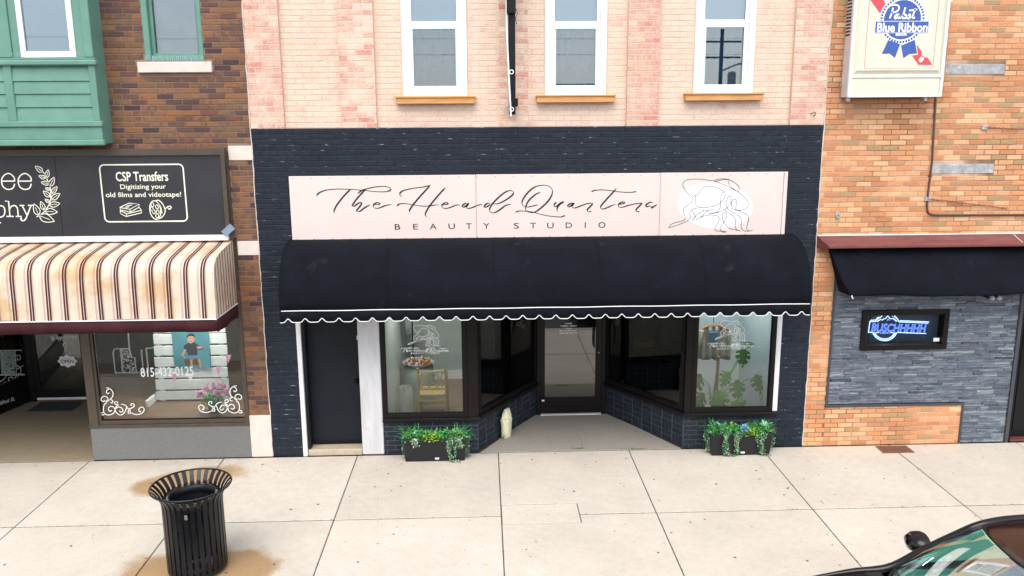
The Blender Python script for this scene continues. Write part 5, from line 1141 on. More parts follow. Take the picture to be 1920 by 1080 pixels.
on.wall(W+.005, STX0-.02, .004, ZFL, yplane(0), prio=lambda u, z: .95, zorg=.004)
on.wall(STX0-.02, STX1-.02, .004, STZ-.02, yplane(0), prio=lambda u, z: 1, zorg=.004)
on.emit(owall, 290, 'brickwork')
for p in (P1, P2): B('cement_patch', 'patch_cement', ob, (p[0], p[1], -.006, .02, p[2]+.004, p[3]-.004), bevel=.004)
B('roof', 'plaster_dark', ob, (W+.003, XR, .3, 9, ZT-.1, ZT), bevel=0); B('rear_wall', 'far_brick', ob, (W+.003, XR, 8.9, 9, 0, ZT-.1), bevel=0); B('party_wall', 'far_brick', ob, (XR-.1, XR, .3, 8.9, 0, ZT-.1), bevel=0)
# ledger stone
BW = (A(1616, 618, 0).x, A(1773, 618, 0).x, A(1700, 652, 0).z, A(1700, 583, 0).z)
def slate_mat():
    m, t, b, n, l = nodes_of('ledger_stone'); at = n.new('ShaderNodeAttribute'); at.attribute_name = 'bc'
    f = pos_noise(n, l, 6, 5, .7, stretch=(1.5, 1, 9)); f2 = pos_noise(n, l, 70, 4, .7)
    c = mix(n, l, 1.0, at.outputs['Color'], ramp(n, l, f, [(.3, (.55, .58, .62)), (.5, (1, 1, 1)), (.72, (1.7, 1.7, 1.65))]), 'MULTIPLY')
    l.new(c, b.inputs['Base Color']); b.inputs['Roughness'].default_value = .7; bump(n, l, b, math_n(n, l, 'ADD', f, f2), .6, .006); MATS['ledger_stone'] = m
slate_mat()
ven = B('stone_veneer', M('stone_gap', (.03, .033, .04), .9), ob, *[(c[0], c[1], .004, .3, c[2], c[3]) for c in holes_grid(STX0, SX_END, STZ, ZFL, [(BW[0], BW[1], BW[2], BW[3])])], (STX1, SX_END, .004, .3, .004, STZ), bevel=0)
ls = Bricks('ledger_stone', .2, .030, .0, .012, .002, lambda rg: tint(rg, rg.choice([(.095, .118, .152), (.130, .155, .192), (.070, .086, .112), (.185, .205, .235), (.110, .130, .162)]), .8, 1.2), 40, 17, 'stone')
for k in range(len(ls.vars)):
    V, F, col, _ = ls.vars[k]; d = ls.rg.uniform(-.008, .010); ls.vars[k] = ([(x, y+(d+ls.rg.uniform(-.003, .003) if i > 3 else 0), z) for i, (x, y, z) in enumerate(V)], F, col, None)
BW = (A(1616, 618, 0).x, A(1773, 618, 0).x, A(1700, 652, 0).z, A(1700, 583, 0).z)
z = .008
while z < ZFL-.02:
    h = ls.rg.choice((.024, .030, .036, .044)); x = (STX0 if z >= STZ else STX1)+.004
    while x < SX_END-.01:
        L = min(ls.rg.uniform(.10, .34), SX_END-.003-x)
        if not (x < BW[1]+.0 and x+L > BW[0] and z+h > BW[2] and z < BW[3]): pieces = [(x, x+L)]
        else: pieces = [(a, b) for a, b in ((x, BW[0]), (BW[1], x+L)) if b-a > .02]
        for a, b in pieces: ls.items.append((Matrix.Translation(((a+b)/2, .004, z+h/2)), (b-a-.002)/.2, (h-.0015)/.030, ls.pick(), (b-a)*h*(1 if z < 2.25 else .3)))
        x += L
    z += h
ls.emit(ven, 290, 'stonework')
m = MB(); d0, d1 = -.022, .02
m.box(STX0-.03, STX0, d0, d1, STZ-.03, ZFL-.02); m.box(STX0, STX1, d0, d1, STZ-.03, STZ); m.box(STX1-.03, STX1, d0, d1, .004, STZ-.03); m.box(SX_END, SX_END+.05, d0-.01, .15, .004, ZFL-.02)
m.build('stone_trim', M('trim_dark', (.045, .05, .06), .5), ob, bevel=.003)
B('door_frame', 'black_metal', ob, (SX_END+.05, SX_END+.10, .0, .3, .004, 2.45), (SX_END+1.15, SX_END+1.25, .0, .3, .004, 2.45), (SX_END+.10, SX_END+1.15, .0, .3, 2.2, 2.45), bevel=.004)
od = B('door', 'black_metal', ob, (SX_END+.10, SX_END+1.15, .12, .17, .03, 2.2), bevel=.004)
for a, b in ((.18, .52), (.62, 1.07)): B('door_panel', 'black_metal', od, (SX_END+a, SX_END+b, .105, .12, .12, 2.1), bevel=.008)
B('door_sill', 'rust_metal', ob, (SX_END+.1, SX_END+1.15, .0, .2, .004, .03), bevel=.004)
B('facing', 'trim_dark', ob, (SX_END+1.25, XR, .02, .3, .004, ZFL), bevel=0)
# small window with neon sign
Zf = BW; wf = .05
bw_ = B('window', 'bronze_metal', ob, (BW[0]-.02, BW[0]+wf, -.035, .12, BW[2]-.02, BW[3]+.02), (BW[1]-wf, BW[1]+.02, -.035, .12, BW[2]-.02, BW[3]+.02), (BW[0]+wf, BW[1]-wf, -.035, .12, BW[2]-.02, BW[2]+wf), (BW[0]+wf, BW[1]-wf, -.035, .12, BW[3]-wf, BW[3]+.02), bevel=.005)
MB().box(BW[0]+wf-.01, BW[1]-wf+.01, .03, .035, BW[2]+wf-.01, BW[3]-wf+.01).build('pane', 'clear_glass', bw_)
B('room_panel', M('neon_glow_back', (.030, .075, .19), .5, var=.3, scale=4), ob, (BW[0]-.02, BW[1]+.02, .16, .17, BW[2]-.02, BW[3]+.02), bevel=0)  # blue glow of the neon put into this panel's colour
B('white_sticker', 'white_print', bw_, (A(1750, 637, .03).x, A(1761, 637, .03).x, .026, .029, A(1755, 640, .03).z, A(1755, 633.5, .03).z), bevel=0)
ns = thing('neon_sign', 'glowing blue and white neon beer sign in the small bar window', 'neon sign', (8.6, .1, 1.4)); YN = .085
M('neon_blue', (.1, .2, 1), .4, emit=(.03, .09, .85), es=.8, bmp=0); M('neon_pale', (.7, .8, 1), .4, emit=(.55, .72, 1.0), es=1.0, bmp=0); M('neon_violet', (.3, .3, 1), .4, emit=(.22, .34, 1.0), es=1.1, bmp=0)
n8 = lambda s: [tuple(A(1600+x/9.6, 570+y/9.6, YN)) for x, y in s]
m = MB(); text_px(m, 'BUSCHHHHH', (1600+325/9.6, 570+488/9.6), (1600+1300/9.6, 570+505/9.6), 140/9.6, YN, h=0, bold=.012, shear=.15); m.build('letters', 'neon_blue', ns)
m = MB(); text_px(m, 'BUSCHHHHH', (1600+320/9.6, 570+490/9.6), (1600+1306/9.6, 570+507/9.6), 143/9.6, YN-.004, h=0, shear=.15, outline=.013, bold=.012); m.build('letter_tubes', 'neon_violet', ns)
m = MB(); text_px(m, 'LIGHT', (1600+485/9.6, 570+535/9.6), (1600+665/9.6, 570+535/9.6), 40/9.6, YN, h=0, shear=.15, bold=.01); m.build('small_letters', 'neon_violet', ns)
def arc(cx_, cy_, r_, a0, a1, n=16): return [(cx_+r_*math.cos(R(a0+(a1-a0)*k/n)), cy_+r_*math.sin(R(a0+(a1-a0)*k/n))) for k in range(n+1)]
m = MB()
for s in (arc(565, 430, 232, 158, 22), arc(565, 430, 200, 155, 25), [(270,520),(300,310),(320,292),(385,290)]+arc(590, 420, 230, 213, 235, 5), [(320,318),(400,318),(440,270),(520,215)], [(430,320),(495,272),(520,292),(545,268),(570,268),(620,215),(665,265),(715,262),(775,312)], [(740,212),(790,260),(822,318)], [(822,322),(1350,346)], [(840,300),(1360,322)], [(290,508),(345,512)], [(790,512),(1310,532)], [(410,512),(465,514)], [(670,516),(720,516)]): m.tube(n8(s), .0055, 6)
m.build('white_tubes', 'neon_pale', ns, smooth=True)
m = MB()
for s in (arc(565, 430, 216, 158, 22), [(700,215),(755,262),(790,310)], [(610,300),(625,265),(650,295)]): m.tube(n8(s), .0045, 6)
m.build('blue_tubes', 'neon_violet', ns, smooth=True)
m = MB(); a = A(1600+900/9.6, 570+655/9.6, YN+.06); m.tube([tuple(A(1600+905/9.6, 570+655/9.6, YN+.06)), tuple(A(1600+960/9.6, 570+590/9.6, YN+.06)), tuple(A(1600+1100/9.6, 570+665/9.6, YN+.06))], .012, 6); m.build('stand', M('stand_grey', (.3, .35, .42), .6), ns)
B('back_board', M('neon_board', (.012, .03, .085), .4), ns, (A(1632, 600, YN+.03).x, A(1740, 600, YN+.03).x, YN+.02, YN+.03, BW[2]+.06, BW[3]-.03), bevel=0)
# maroon metal cornice strip and the black awning under it
co = thing('metal_cornice', 'maroon painted metal cornice running above the small black awning', 'cornice', (9, 0, ZFL)); pr_ = [(-.006, 2.995), (-.03, 2.99), (-.10, 2.935), (-.17, 2.895), (-.195, 2.88), (-.195, 2.855), (-.17, 2.845), (-.006, 2.84)]
xL = lambda y: 7.40-y*.55
m = MB(); n_ = len(pr_); m.v = [(xL(y), y, z) for y, z in pr_]+[(XR, y, z) for y, z in pr_]; m.f = [tuple(range(n_-1, -1, -1)), tuple(range(n_, 2*n_))]+[(k, (k+1) % n_, n_+(k+1) % n_, n_+k) for k in range(n_)]; m.build('moulding', 'rust_metal', co)
m = MB(); m.tube([(10.08, -.03, 2.992), (10.11, -.10, 2.938), (10.13, -.17, 2.898)], .005, 5); m.build('joint_seal', 'limestone', co)
B('top_flashing', 'white_trim', co, (7.41, XR, -.025, -.004, 2.993, 3.008), bevel=.003)
ba = thing('black_awning', 'small plain black fabric awning over the grey stone bar front', 'awning', (9, 0, 2.2)); r = random.Random(8); pf = [(-.06, 2.84), (-.13, 2.72), (-.22, 2.57), (-.31, 2.43), (-.36, 2.34), (-.37, 2.27), (-.372, 2.235)]; rows = []
for j, (y, z) in enumerate(pf):
    row = []
    for k in range(81):
        q = k/80; x0_ = 7.555+.22*j/6*(1 if j < 5 else .98); x = x0_+(XR-x0_)*q**1.2; row.append((x, y+.010*math.sin(x*3.1+j)+.006*math.sin(x*9), z+.014*math.sin(x*2.3+j*.4)*(j > 2)+.006*math.sin(x*7+j)))
    rows.append(row)
MB().grid(rows).build('canopy', 'dark_fabric', ba, smooth=True, solid=.004); MB().poly([(7.56, -.03, 2.84)]+[(7.56+.22*j/6, y, z) for j, (y, z) in enumerate(pf)]+[(7.75, -.03, 2.24)]).build('side_panel', 'dark_fabric', ba, solid=.003)
m = MB(); m.tube([(7.78, -.365, 2.26), (7.77, -.385, 2.24), (7.79, -.385, 2.21)], .008, 5); m.build('end_clip', 'white_trim', ba); m = MB(); m.tube([(7.75, -.02, 2.3), (7.75, -.30, 2.3), (XR, -.30, 2.3)], .012, 6); m.build('awning_frame', 'screw', ba)
c = A(1862, 556, -.15); t = thing('flood_lamp', 'small black twin lamp tucked under the black awning', 'lamp', (c.x, 0, 2.2)); B('body', 'black_metal', t, (c.x-.10, c.x+.10, -.20, .0, c.z-.02, c.z+.05), bevel=.01); MB().ball((c.x-.05, -.21, c.z-.005), .035, 10, 8).build('lens', 'patch_cement', t, smooth=True); MB().ball((c.x+.05, -.21, c.z-.005), .035, 10, 8).build('lens', 'patch_cement', t, smooth=True)
# conduit, chains and small brackets on the orange wall
t = thing('conduit_pipe', 'thin brown conduit running down and along the orange brick wall', 'pipe', (9, 0, 3)); c_ = lambda x, y: A(x, y, -.02)
m = MB(); m.tube([c_(1757, 150), c_(1748, 300), c_(1739.5, 368)]+spline([c_(1738.5, 385), c_(1739.5, 396), c_(1746, 402), c_(1760, 403.5)], 5)+[c_(1850, 403), c_(1925, 402.5)]+[Vector((XR, -.02, c_(1925, 402.5).z))], .0125, 8); m.build('tube', M('conduit_brown', (.10, .04, .028), .5), t, smooth=True)
for x, y in ((1745, 330), (1790, 403), (1880, 403)): p = c_(x, y); B('strap', 'rust_metal', t, (p.x-.03, p.x+.03, -.008, .0, p.z-.012, p.z+.012), bevel=.002)
def chain(nm, label, a, b, sag, bl):
    t = thing(nm, label, 'chain', tuple(a)); m = MB(); n = 34
    for k in range(n):
        q = (k+.5)/n; p = a+(b-a)*q-Vector((0, 0, sag*4*q*(1-q))); u = (b-a).normalized(); v = Vector((0, 0, 1)) if k % 2 else Vector((0, -1, 0))
        m.tube([p+u*.026*math.cos(t_)+v*.010*math.sin(t_) for t_ in [2*math.pi*j/8 for j in range(8)]], .0032, 4, closed=True)
    m.build('links', M('rust_chain', (.20, .085, .045), .8, var=.4, scale=40), t); B('bracket', 'patch_cement', t, (a.x-.06, a.x+.02, -.03, .0, a.z-.03, a.z+.03), bevel=.005)
chain('rusty_chain', 'rusty chain and bracket on the orange wall between the two cement patches', A(1850, 239, -.03), A(1990, 243, -.03), .01, 1); chain('rusty_chain', 'rusty chain sloping away from the bend of the brown conduit', A(1743, 373, -.03), A(1890, 391, -.03), .0, 1)
c = A(1571, 405, -.02); t = thing('eye_bracket', 'small galvanised eye bracket on orange brick near the navy wall', 'bracket', tuple(c)); B('plate', 'patch_cement', t, (c.x-.025, c.x+.025, -.014, .0, c.z-.05, c.z+.05), bevel=.004); m = MB(); m.tube([(c.x+.024*math.cos(a), -.03+.012*math.sin(a), c.z+.024*math.sin(a)) for a in [k*.63 for k in range(10)]], .006, 5, closed=True); m.build('eye', 'patch_cement', t)
c = A(1539, 470, -.05); t = thing('spring_hook', 'rusty coil hook under the left end of the maroon cornice', 'hook', tuple(c)); m = MB(); m.tube([(c.x-.05+.1*k/40, -.05+.015*math.cos(k*.9), c.z+.015*math.sin(k*.9)) for k in range(41)], .004, 4); m.build('coil', 'rust_chain', t)
c = A(1521, 213, -.01); t = thing('wall_hook', 'small rusty hook in the worn pink brick above the navy band', 'hook', tuple(c)); m = MB(); m.tube(spline([(c.x, .02, c.z), (c.x, -.03, c.z), (c.x+.03, -.04, c.z+.02), (c.x+.05, -.03, c.z-.01), (c.x+.02, -.03, c.z-.03)], 5), .006, 5); m.build('hook', 'rust_chain', t)
# grate at the foot of the orange wall
t = thing('floor_grate', 'rusty iron grate set in the pavement at the foot of the orange wall', 'grate', (8.6, -.2, 0)); gx0, gx1, gy0, gy1 = 8.42, 8.86, -.31, -.07
m = MB(); m.box(gx0, gx1, gy0, gy0+.02, -.0, .010); m.box(gx0, gx1, gy1-.02, gy1, -.0, .010); m.box(gx0, gx0+.02, gy0+.02, gy1-.02, -.0, .010); m.box(gx1-.02, gx1, gy0+.02, gy1-.02, -.0, .010); m.build('frame', 'rust_chain', t)
B('pit', 'ink', t, (gx0+.02, gx1-.02, gy0+.02, gy1-.02, 0, .0045), bevel=0)
for k in range(8): y = gy0+.032+k*.0232; B('bar', 'rust_chain', t, (gx0+.02, gx1-.02, y, y+.011, .004, .0095), bevel=.002)
# ---- light-box beer sign
YK = -.25; lb = thing('beer_sign', 'cream light-box beer sign with blue rosette and red stripe on the orange wall', 'sign', (8.2, 0, 4.75)); zz7 = lambda x, y, Y=YK: A(1570+x/5.4, y/5.4, Y)
X0, X1 = zz7(105, 985).x, zz7(1050, 985).x; Z0 = zz7(105, 985).z; Z1 = 7.0; zd = zz7(600, 770).z; zl = zz7(600, 740).z
M('sign_metal', (.62, .63, .66), .4, .3, var=.08); M('sign_cream', (.68, .665, .53), .35, var=.02, bmp=0); M('sign_blue', (.035, .09, .36), .4, var=.06, bmp=0); M('sign_red', (.66, .06, .085), .4, var=.05, bmp=0)
B('cabinet', 'sign_metal', lb, (X0, X1, YK+.03, -.03, Z0, Z1), bevel=.006)
m = MB(); m.box(X0-.002, X0+.03, YK-.012, YK+.03, Z0, Z1); m.box(X1-.03, X1+.002, YK-.012, YK+.03, Z0, Z1); m.box(X0+.03, X1-.03, YK-.012, YK+.03, Z0, Z0+.028); m.box(X0+.03, X1-.03, YK-.012, YK+.03, zd-.02, zd+.014); m.build('face_frame', 'white_vinyl', lb, bevel=.004)
B('lower_face', 'sign_cream', lb, (X0+.03, X1-.03, YK, YK+.03, Z0+.028, zd-.02), bevel=.01)
m = MB(); a, b, c, d = X0+.03, X1-.03, zd+.014, Z1; e = .055
m.v = [(a, YK+.02, c), (b, YK+.02, c), (b, YK+.02, d), (a, YK+.02, d), (a+e, YK-.02, c+e), (b-e, YK-.02, c+e), (b-e, YK-.02, d-e), (a+e, YK-.02, d-e)]; m.f = [(0, 1, 5, 4), (1, 2, 6, 5), (2, 3, 7, 6), (3, 0, 4, 7), (4, 5, 6, 7)]; m.build('upper_face', 'sign_cream', lb)
m = MB()
for k in range(12): z_ = 6.02-k*.042; m.box(X0-.003, X0+.002, YK+.07, YK+.20, z_, z_+.02)
m.build('louvres', 'black_metal', lb); B('hanger_lug', 'sign_metal', lb, (X0+.04, X0+.08, -.15, -.10, Z0-.05, Z0), (X1-.16, X1-.12, -.15, -.10, Z0-.05, Z0), bevel=.003)
B('side_box', 'white_vinyl', lb, (X1+.002, X1+.06, -.2, -.05, 5.95, 6.2), bevel=.01)
F7 = FAC(YK-.02); q7 = lambda s: [(p.x, p.z) for p in [zz7(x, y, YK-.02) for x, y in s]]
def pol7(m, s, h): m.poly([F7[0]+F7[1]*x+F7[2]*z_+F7[3]*h for x, z_ in s])
m = MB(); q = q7([(328, 0), (270, 692), (966, 690), (1030, 0)]); xa_, xb_, zb_2 = (q[0][0]+q[1][0])/2, (q[2][0]+q[3][0])/2, q[1][1]; stroke(m, [(xa_, Z1-.1), (xa_, zb_2), (xb_, zb_2), (xb_, Z1-.1)], F7, .006, .0015, smooth=False)
pol7(m, q7([(435,140),(497,50),(430,-60),(290,-60)]), .0015); pol7(m, q7([(755,563),(815,552),(803,450),(857,525),(852,562),(890,582),(915,583),(961,657),(822,658)][::-1]), .0015); m.build('red_stripe', 'sign_red', lb)
m = MB(); cc = q7([(658, 200)])[0]; rb = (q7([(850, 200)])[0][0]-q7([(468, 200)])[0][0])/2; circ2 = lambda r_, n=48: [(cc[0]+r_*math.cos(2*math.pi*k/n), cc[1]+r_*math.sin(2*math.pi*k/n)) for k in range(n)]
pol7(m, circ2(rb*1.23), .0016); m.build('rosette_ring', 'white_print', lb)
m = MB(); pol7(m, circ2(rb*.985), .003); n = 46
for k in range(n):
    a0, a1 = 2*math.pi*(k+.12)/n, 2*math.pi*(k+.80)/n; pol7(m, [(cc[0]+r_*math.cos(a_), cc[1]+r_*math.sin(a_)) for r_, a_ in ((rb*1.06, a0), (rb*1.175, a0), (rb*1.175, a1), (rb*1.06, a1))], .003)
pol7(m, q7([(515,405),(635,447),(582,586),(530,542),(450,545)][::-1]), .0024); pol7(m, q7([(645,462),(782,402),(806,540),(725,547),(668,590)][::-1]), .0024); m.build('blue_rosette', 'sign_blue', lb)
m = MB(); q = q7([(383, 275), (920, 275), (600, 218), (600, 330)]); pol7(m, [(q[0][0]-.006, q[3][1]-.006), (q[1][0]+.006, q[3][1]-.006), (q[1][0]+.006, q[2][1]+.006), (q[0][0]-.006, q[2][1]+.006)], .0036); pol7(m, q7([(820,605),(850,570),(862,585),(880,585),(862,620),(835,632)][::-1]), .003); m.build('banner_edge', 'white_print', lb)
m = MB(); pol7(m, [(q[0][0], q[3][1]), (q[1][0], q[3][1]), (q[1][0], q[2][1]), (q[0][0], q[2][1])], .0042); m.build('blue_banner', 'sign_blue', lb)
m = MB(); text(m, 'Blue Ribbon', q7([(398, 322)])[0][0], q7([(908, 322)])[0][0], q7([(600, 322)])[0][1], .112, F7, h=.005, bold=.028); a, b = q7([(588, 362)])[0], q7([(706, 362)])[0]; text(m, 'BEER', a[0], b[0], a[1], .030, F7, h=.005, bold=.03)
for s in ([(562,78),(550,130),(528,187)], [(498,88),(530,58),(580,48),(618,62),(618,98),(585,122),(545,128)], [(628,150),(600,148),(578,172),(590,188),(625,155),(618,185),(640,180)], [(688,75),(665,150),(655,180),(680,186),(698,165),(685,147),(660,160)], [(742,145),(720,150),(738,168),(722,188),(700,180)], [(788,85),(768,145),(758,178),(785,180)], [(725,108),(770,102),(806,96)]): stroke(m, q7(s), F7, .021, .005, n=5)
m.build('sign_lettering', 'white_print', lb)

# ================================================================== parked car
M('car_paint', (.007, .005, .006), .2, var=.1, scale=2, bmp=0, spec=.4); M('car_roof', (.020, .007, .007), .14, var=.1, bmp=0, spec=.7); M('car_black', (.010, .010, .012), .4, bmp=0); M('dash_grey', (.60, .62, .60), .7, var=.08); M('seat_beige', (.58, .52, .40), .8); M('tyre', (.015, .015, .015), .85); M('alloy', (.5, .5, .52), .3, .8); M('lamp_clear', (.7, .72, .75), .15)
car = thing('parked_car', 'dark car parked at the kerb with tinted windscreen and door mirror', 'car', (7.3, -5.2, -.15)); CY0 = -5.22; XF = 4.98; ZR = -.15
def cp(u, y, z): return (XF+u, CY0+y, ZR+z)
# lower body: sections from bumper to tail (u, half width, deck height)
SEC = [(0, .55, .52), (.05, .72, .60), (.2, .83, .68), (.5, .885, .755), (.9, .905, .83), (1.25, .91, .885), (1.5, .91, .915), (2.2, .915, .935), (3.0, .915, .95), (3.7, .905, .98), (4.2, .885, .99), (4.5, .84, .96), (4.68, .74, .86), (4.74, .6, .6)]
rows = []
for u, w_, zt_ in SEC:
    half = [(0, zt_+.025), (w_*.45, zt_+.018), (w_*.78, zt_), (w_*.93, zt_-.035), (w_*.985, zt_-.10), (w_, zt_-.25), (w_*.995, .42), (w_*.95, .24), (w_*.88, .18)]
    rows.append([cp(u, -y, z) for y, z in half[::-1]]+[cp(u, y, z) for y, z in half[1:]])
m = MB(); m.grid(rows); n_ = len(rows[0]); m.f.append(tuple(range(n_))); m.f.append(tuple(range(len(m.v)-1, len(m.v)-n_-1, -1)))
m.f = [f for f in m.f if not (len(f) == 4 and all(1.3 < m.v[i][0]-XF+.25 and m.v[i][0]-XF < 3.75 and m.v[i][2]-ZR > zq_ and abs(m.v[i][1]-CY0) < .72 for i in f for zq_ in (.87,)))]
m.build('body', 'car_paint', car, smooth=True, subsurf=1)
# glasshouse: base ring and roof ring
def ring(pts): return [Vector(cp(u, y, z)) for u, y, z in pts]
wb = ring([(1.20, 0, .93), (1.23, -.35, .925), (1.34, -.60, .92), (1.46, -.735, .915)]); wt = ring([(1.93, 0, 1.415), (1.95, -.30, 1.41), (2.02, -.48, 1.395), (2.08, -.555, 1.375)])
mirrorY = lambda v: Vector((v.x, 2*CY0-v.y, v.z))
WBl = wb[::-1]+[mirrorY(v) for v in wb[1:]]; WTl = wt[::-1]+[mirrorY(v) for v in wt[1:]]
rows = [[a.lerp(b, t)+Vector((-.03, 0, .03))*math.sin(math.pi*t) for a, b in zip(WBl, WTl)] for t in (.0, .2, .4, .6, .8, 1)]
wsd = MB().grid(rows).build('windscreen', 'car_glass', car, smooth=True)
rows = []
for u, hw_, z in ((1.93, .555, 1.415), (2.1, .575, 1.445), (2.5, .59, 1.465), (3.0, .58, 1.455), (3.35, .56, 1.42)):
    rows.append([cp(u+(.13 if u < 2 else 0)*(abs(k)/4)**2, hw_*k/4, z-.05*(abs(k)/4)**2.5) for k in range(-4, 5)])
MB().grid(rows).build('roof', 'car_roof', car, smooth=True, solid=.02, subsurf=1)
rwb = ring([(3.85, 0, .99), (3.8, -.4, .985), (3.68, -.70, .97)]); rwt = ring([(3.36, 0, 1.42), (3.35, -.35, 1.40), (3.30, -.54, 1.37)])
RB_ = rwb[::-1]+[mirrorY(v) for v in rwb[1:]]; RT_ = rwt[::-1]+[mirrorY(v) for v in rwt[1:]]
MB().grid([[a.lerp(b, t) for a, b in zip(RB_, RT_)] for t in (0, .5, 1)]).build('rear_window', 'car_glass', car, smooth=True)
for s in (-1, 1):
    def sd2(u, y, z): return Vector(cp(u, s*y, z))
    base = [sd2(1.46, .735, .915), sd2(2.2, .76, .93), sd2(2.9, .76, .945), sd2(3.68, .70, .97)]; top = [sd2(2.08, .565, 1.375), sd2(2.4, .60, 1.40), sd2(2.9, .60, 1.40), sd2(3.30, .55, 1.37)]
    MB().grid([[a.lerp(b, t)+Vector((0, s*.02*math.sin(math.pi*t), 0)) for a, b in zip(base, top)] for t in (0, .33, .66, 1)]).build('side_window', 'car_glass', car, smooth=True)
    MB().tube(spline([base[0]+Vector((-.80, s*.10, -.165)), base[0]+Vector((-.36, s*.06, -.070)), base[0]+Vector((-.05, s*.01, -.012)), base[0].lerp(top[0], .35)+Vector((-.012, s*.012, .014)), base[0].lerp(top[0], .7)+Vector((-.01, s*.012, .014)), top[0]+Vector((0, s*.01, .004)), top[1]+Vector((0, s*.012, .004)), top[2]+Vector((0, s*.012, .002)), top[3], base[3]], 6), [.012+.024*min(1, k/10) for k in range(55)], 8).build('pillar', 'car_paint', car, smooth=True)
    MB().tube([base[1].lerp(base[2], .55), top[1].lerp(top[2], .5)], .035, 6).build('door_pillar', 'car_black', car)
    MB().tube([b+Vector((0, s*.012, 0)) for b in base], .016, 6).build('window_trim', 'car_black', car)
    # mirror
    m = MB(); mc = sd2(1.80, 1.0, .995); rows = []
    for k, (dx, ry, rz) in enumerate(((-.10, .03, .02), (-.085, .09, .06), (-.03, .13, .085), (.03, .135, .088), (.06, .12, .078))): rows.append([(mc.x+dx, mc.y+ry*math.cos(a), mc.z+rz*math.sin(a)) for a in [2*math.pi*j/16 for j in range(17)]])
    m.grid(rows); mr = m.build('door_mirror', 'car_paint', car, smooth=True); MB().poly(rows[-1][:-1]).build('mirror_glass', 'lamp_clear', mr); MB().tube([tuple(mc+Vector((.0, -s*.06, -.03))), tuple(sd2(1.72, .84, .93))], .022, 8).build('mirror_arm', 'car_paint', mr)
    for u in (.78, 3.72):
        wl = thing('tmp', 'x', 'x') if False else None
        m = MB(); m.lathe([(.20, -.10), (.315, -.10), (.325, -.08), (.325, .08), (.315, .10), (.20, .10)], (0, 0, 0), 32); m.v = [(XF+u+v[0], CY0+s*.80+v[2], ZR+.325+v[1]) for v in m.v]; ty = m.build('wheel', 'tyre', car, smooth=True)
        m = MB(); m.lathe([(.001, .09), (.06, .095), (.07, .06), (.19, .07), (.205, .10), (.205, -.1)], (0, 0, 0), 32); m.v = [(XF+u+v[0], CY0+s*(.80+v[2]), ZR+.325+v[1]) for v in m.v]; m.build('rim', 'alloy', ty)
        m = MB(); m.tube([cp(u+.37*math.cos(a), s*.908, .325+.37*math.sin(a)) for a in [math.pi*k/16 for k in range(17)]], .02, 6); m.build('arch_trim', 'car_black', car)
    B('headlight', 'lamp_clear', car, (XF+.10, XF+.42, CY0+s*.72-.13, CY0+s*.72+.10, ZR+.58, ZR+.68), bevel=.03, seg=2); B('tail_light', M('lamp_red', (.35, .02, .02), .2), car, (XF+4.45, XF+4.70, CY0+s*.66-.12, CY0+s*.66+.10, ZR+.74, ZR+.86), bevel=.03, seg=2)
B('dashboard', 'dash_grey', car, (XF+1.36, XF+1.95, CY0-.70, CY0+.70, ZR+.72, ZR+.885), bevel=.05, seg=2); B('dash_vent', 'car_black', car, (XF+1.42, XF+1.46, CY0+.42, CY0+.62, ZR+.884, ZR+.890), (XF+1.42, XF+1.46, CY0-.62, CY0-.42, ZR+.884, ZR+.890), bevel=0)
m = MB(); m.tube([cp(2.02+.06*math.sin(a), -.37+.18*math.cos(a), .86+.17*math.sin(a)) for a in [2*math.pi*k/24 for k in range(24)]], .016, 6, closed=True); m.build('steering_wheel', 'car_black', car)
for y in (-.37, .37):
    B('seat', 'seat_beige', car, (XF+2.15, XF+2.65, CY0+y-.26, CY0+y+.26, ZR+.42, ZR+.60), bevel=.06, seg=2); B('seat_back', 'seat_beige', car, (XF+2.60, XF+2.78, CY0+y-.25, CY0+y+.25, ZR+.55, ZR+1.12), bevel=.06, seg=2); B('headrest', 'seat_beige', car, (XF+2.66, XF+2.76, CY0+y-.13, CY0+y+.13, ZR+1.14, ZR+1.30), bevel=.04, seg=2)
B('rear_seat', 'seat_beige', car, (XF+3.1, XF+3.6, CY0-.65, CY0+.65, ZR+.42, ZR+.62), (XF+3.5, XF+3.68, CY0-.65, CY0+.65, ZR+.6, ZR+1.0), bevel=.05, seg=2); B('cabin_floor', 'car_black', car, (XF+1.3, XF+3.7, CY0-.75, CY0+.75, ZR+.25, ZR+.40), bevel=0); B('door_card', 'dash_grey', car, (XF+1.5, XF+3.5, CY0-.80, CY0-.74, ZR+.4, ZR+.88), (XF+1.5, XF+3.5, CY0+.74, CY0+.80, ZR+.4, ZR+.88), bevel=.01)
for y0, y1 in ((-.55, .02), (.05, .62)): MB().tube([cp(1.30, y0, .945), cp(1.36, (y0+y1)/2, .955), cp(1.40, y1, .965)], .010, 6).build('wiper', 'car_black', car)
B('cowl', 'car_black', car, (XF+1.16, XF+1.30, CY0-.66, CY0+.66, ZR+.905, ZR+.925), bevel=.01); B('inner_mirror', 'car_black', car, (XF+1.98, XF+2.0, CY0-.11, CY0+.11, ZR+1.27, ZR+1.33), bevel=.008)
B('number_plate', 'white_vinyl', car, (XF-.012, XF+.0, CY0-.16, CY0+.16, ZR+.36, ZR+.50), bevel=.003)

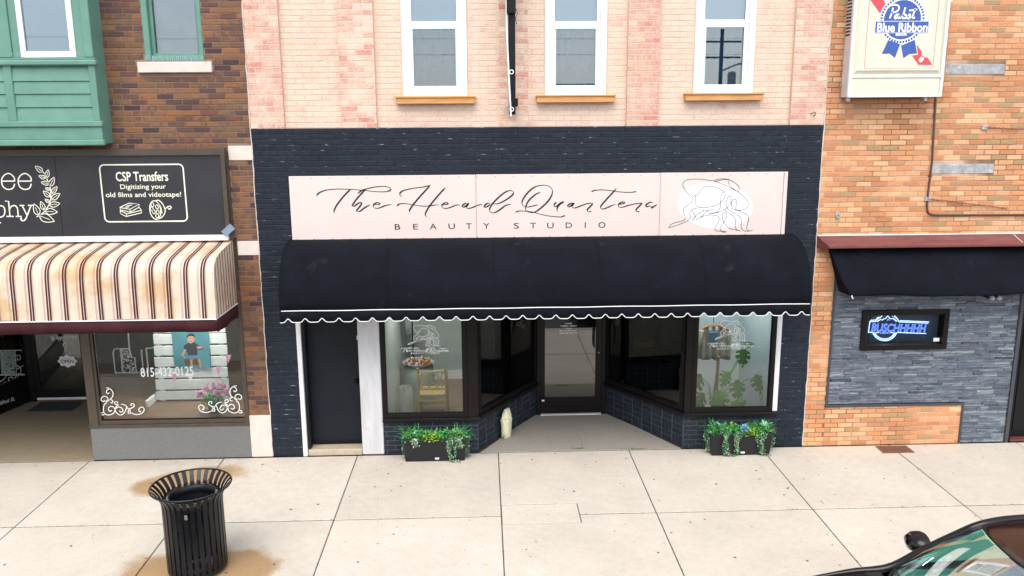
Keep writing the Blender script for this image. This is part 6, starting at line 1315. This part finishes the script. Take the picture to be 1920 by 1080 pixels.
# ================================================================== far side of the street, seen only mirrored in the windows
struct(B('far_pavement', 'kerb_concrete', None, (-60, 60, -23.7, -19.2, -.29, -.0), bevel=0))
M('far_brick', (.22, .09, .07), .8, var=.2); M('far_cream', (.50, .46, .38), .8); M('pole_wood', (.07, .055, .045), .9, var=.2, stretch=(6, 6, .5)); M('cornice_green', (.24, .36, .31), .6)
def far_house(x0, x1, h, mat, label):
    t = thing('far_shop_house', label, 'building', ((x0+x1)/2, -24, 0)); B('wall', mat, t, (x0, x1, -34, -24, 0, h), bevel=0); B('cornice', 'cornice_green', t, (x0, x1, -23.98, -23.7, h-.5, h), bevel=.04)
    n = int((x1-x0)//2.2)
    for k in range(n):
        xc = x0+(k+.5)*(x1-x0)/n; w_ = B('window', 'white_trim', t, (xc-.5, xc+.5, -24.0, -23.95, 3.6, 5.4) if h > 5 else (xc-.5, xc+.5, -24, -23.95, 2.9, 3.4), bevel=0); B('pane', 'ink', w_, (xc-.42, xc+.42, -23.95, -23.94, 3.68, 5.32) if h > 5 else (xc-.42, xc+.42, -23.95, -23.94, 2.95, 3.35), bevel=0)
    B('shopfront', 'ink', t, (x0+.4, x1-.4, -24.0, -23.95, .4, 2.5), bevel=0)
far_house(3.4, 8.6, 5.9, 'far_brick', 'dark red brick shop house across the street')
up_ = thing('utility_pole', 'wooden utility pole with crossarms and transformer across the street', 'utility pole', (12.4, -22.5, 0)); MB().tube([(12.4, -22.5, 0), (12.4, -22.5, 7.9)], [.10, .07], 12).build('pole', 'pole_wood', up_)
for z_ in (7.4, 6.8): B('crossarm', 'pole_wood', up_, (11.6, 13.2, -22.64, -22.56, z_, z_+.07), bevel=.01)
MB().lathe([(.001, 0), (.15, 0), (.16, .1), (.16, .5), (.12, .58), (.001, .6)], (12.85, -22.5, 5.7), 20).build('transformer', 'patch_cement', up_, smooth=True); MB().tube(spline([(12.4, -22.5, 6.3), (13.2, -22.3, 6.6), (14.0, -22.0, 6.5)], 5), .035, 6).build('lamp_arm', 'patch_cement', up_)
for z_, y_ in ((7.5, -22.6), (6.9, -22.6)):
    for dx in (-1, 1): MB().tube([(12.4+dx*.9+(q-8)*6, y_, z_+.2-(.9*(1-((q-8)/8)**2)-.9)*-.0-.02*(8-abs(q-8))) for q in range(17)], .005, 4).build('wire', 'ink', up_)

# unseen ceiling panels, added to brighten the display windows from inside
M('panel_glow', (.9, .9, .88), .5, emit=(1, .95, .87), es=26, bmp=0)
for x, y, z_, w_, d_, lab in ((-1.35, .75, 2.385, .9, .3, 'added lit ceiling panel over the photo studio display'), (2.15, 1.3, 2.60, .6, .3, 'added lit ceiling panel over the rattan chair'), (6.35, .9, 2.60, .6, .3, 'added lit ceiling panel over the split-leaf plant')):
    t = thing('added_ceiling_light', lab, 'added ceiling light', (x, y, z_-.04)); B('frame', 'white_vinyl', t, (x-w_/2-.03, x+w_/2+.03, y-d_/2-.03, y+d_/2+.03, z_-.02, z_+.012), bevel=.004); B('diffuser', 'panel_glow', t, (x-w_/2, x+w_/2, y-d_/2, y+d_/2, z_-.03, z_-.0205), bevel=0)
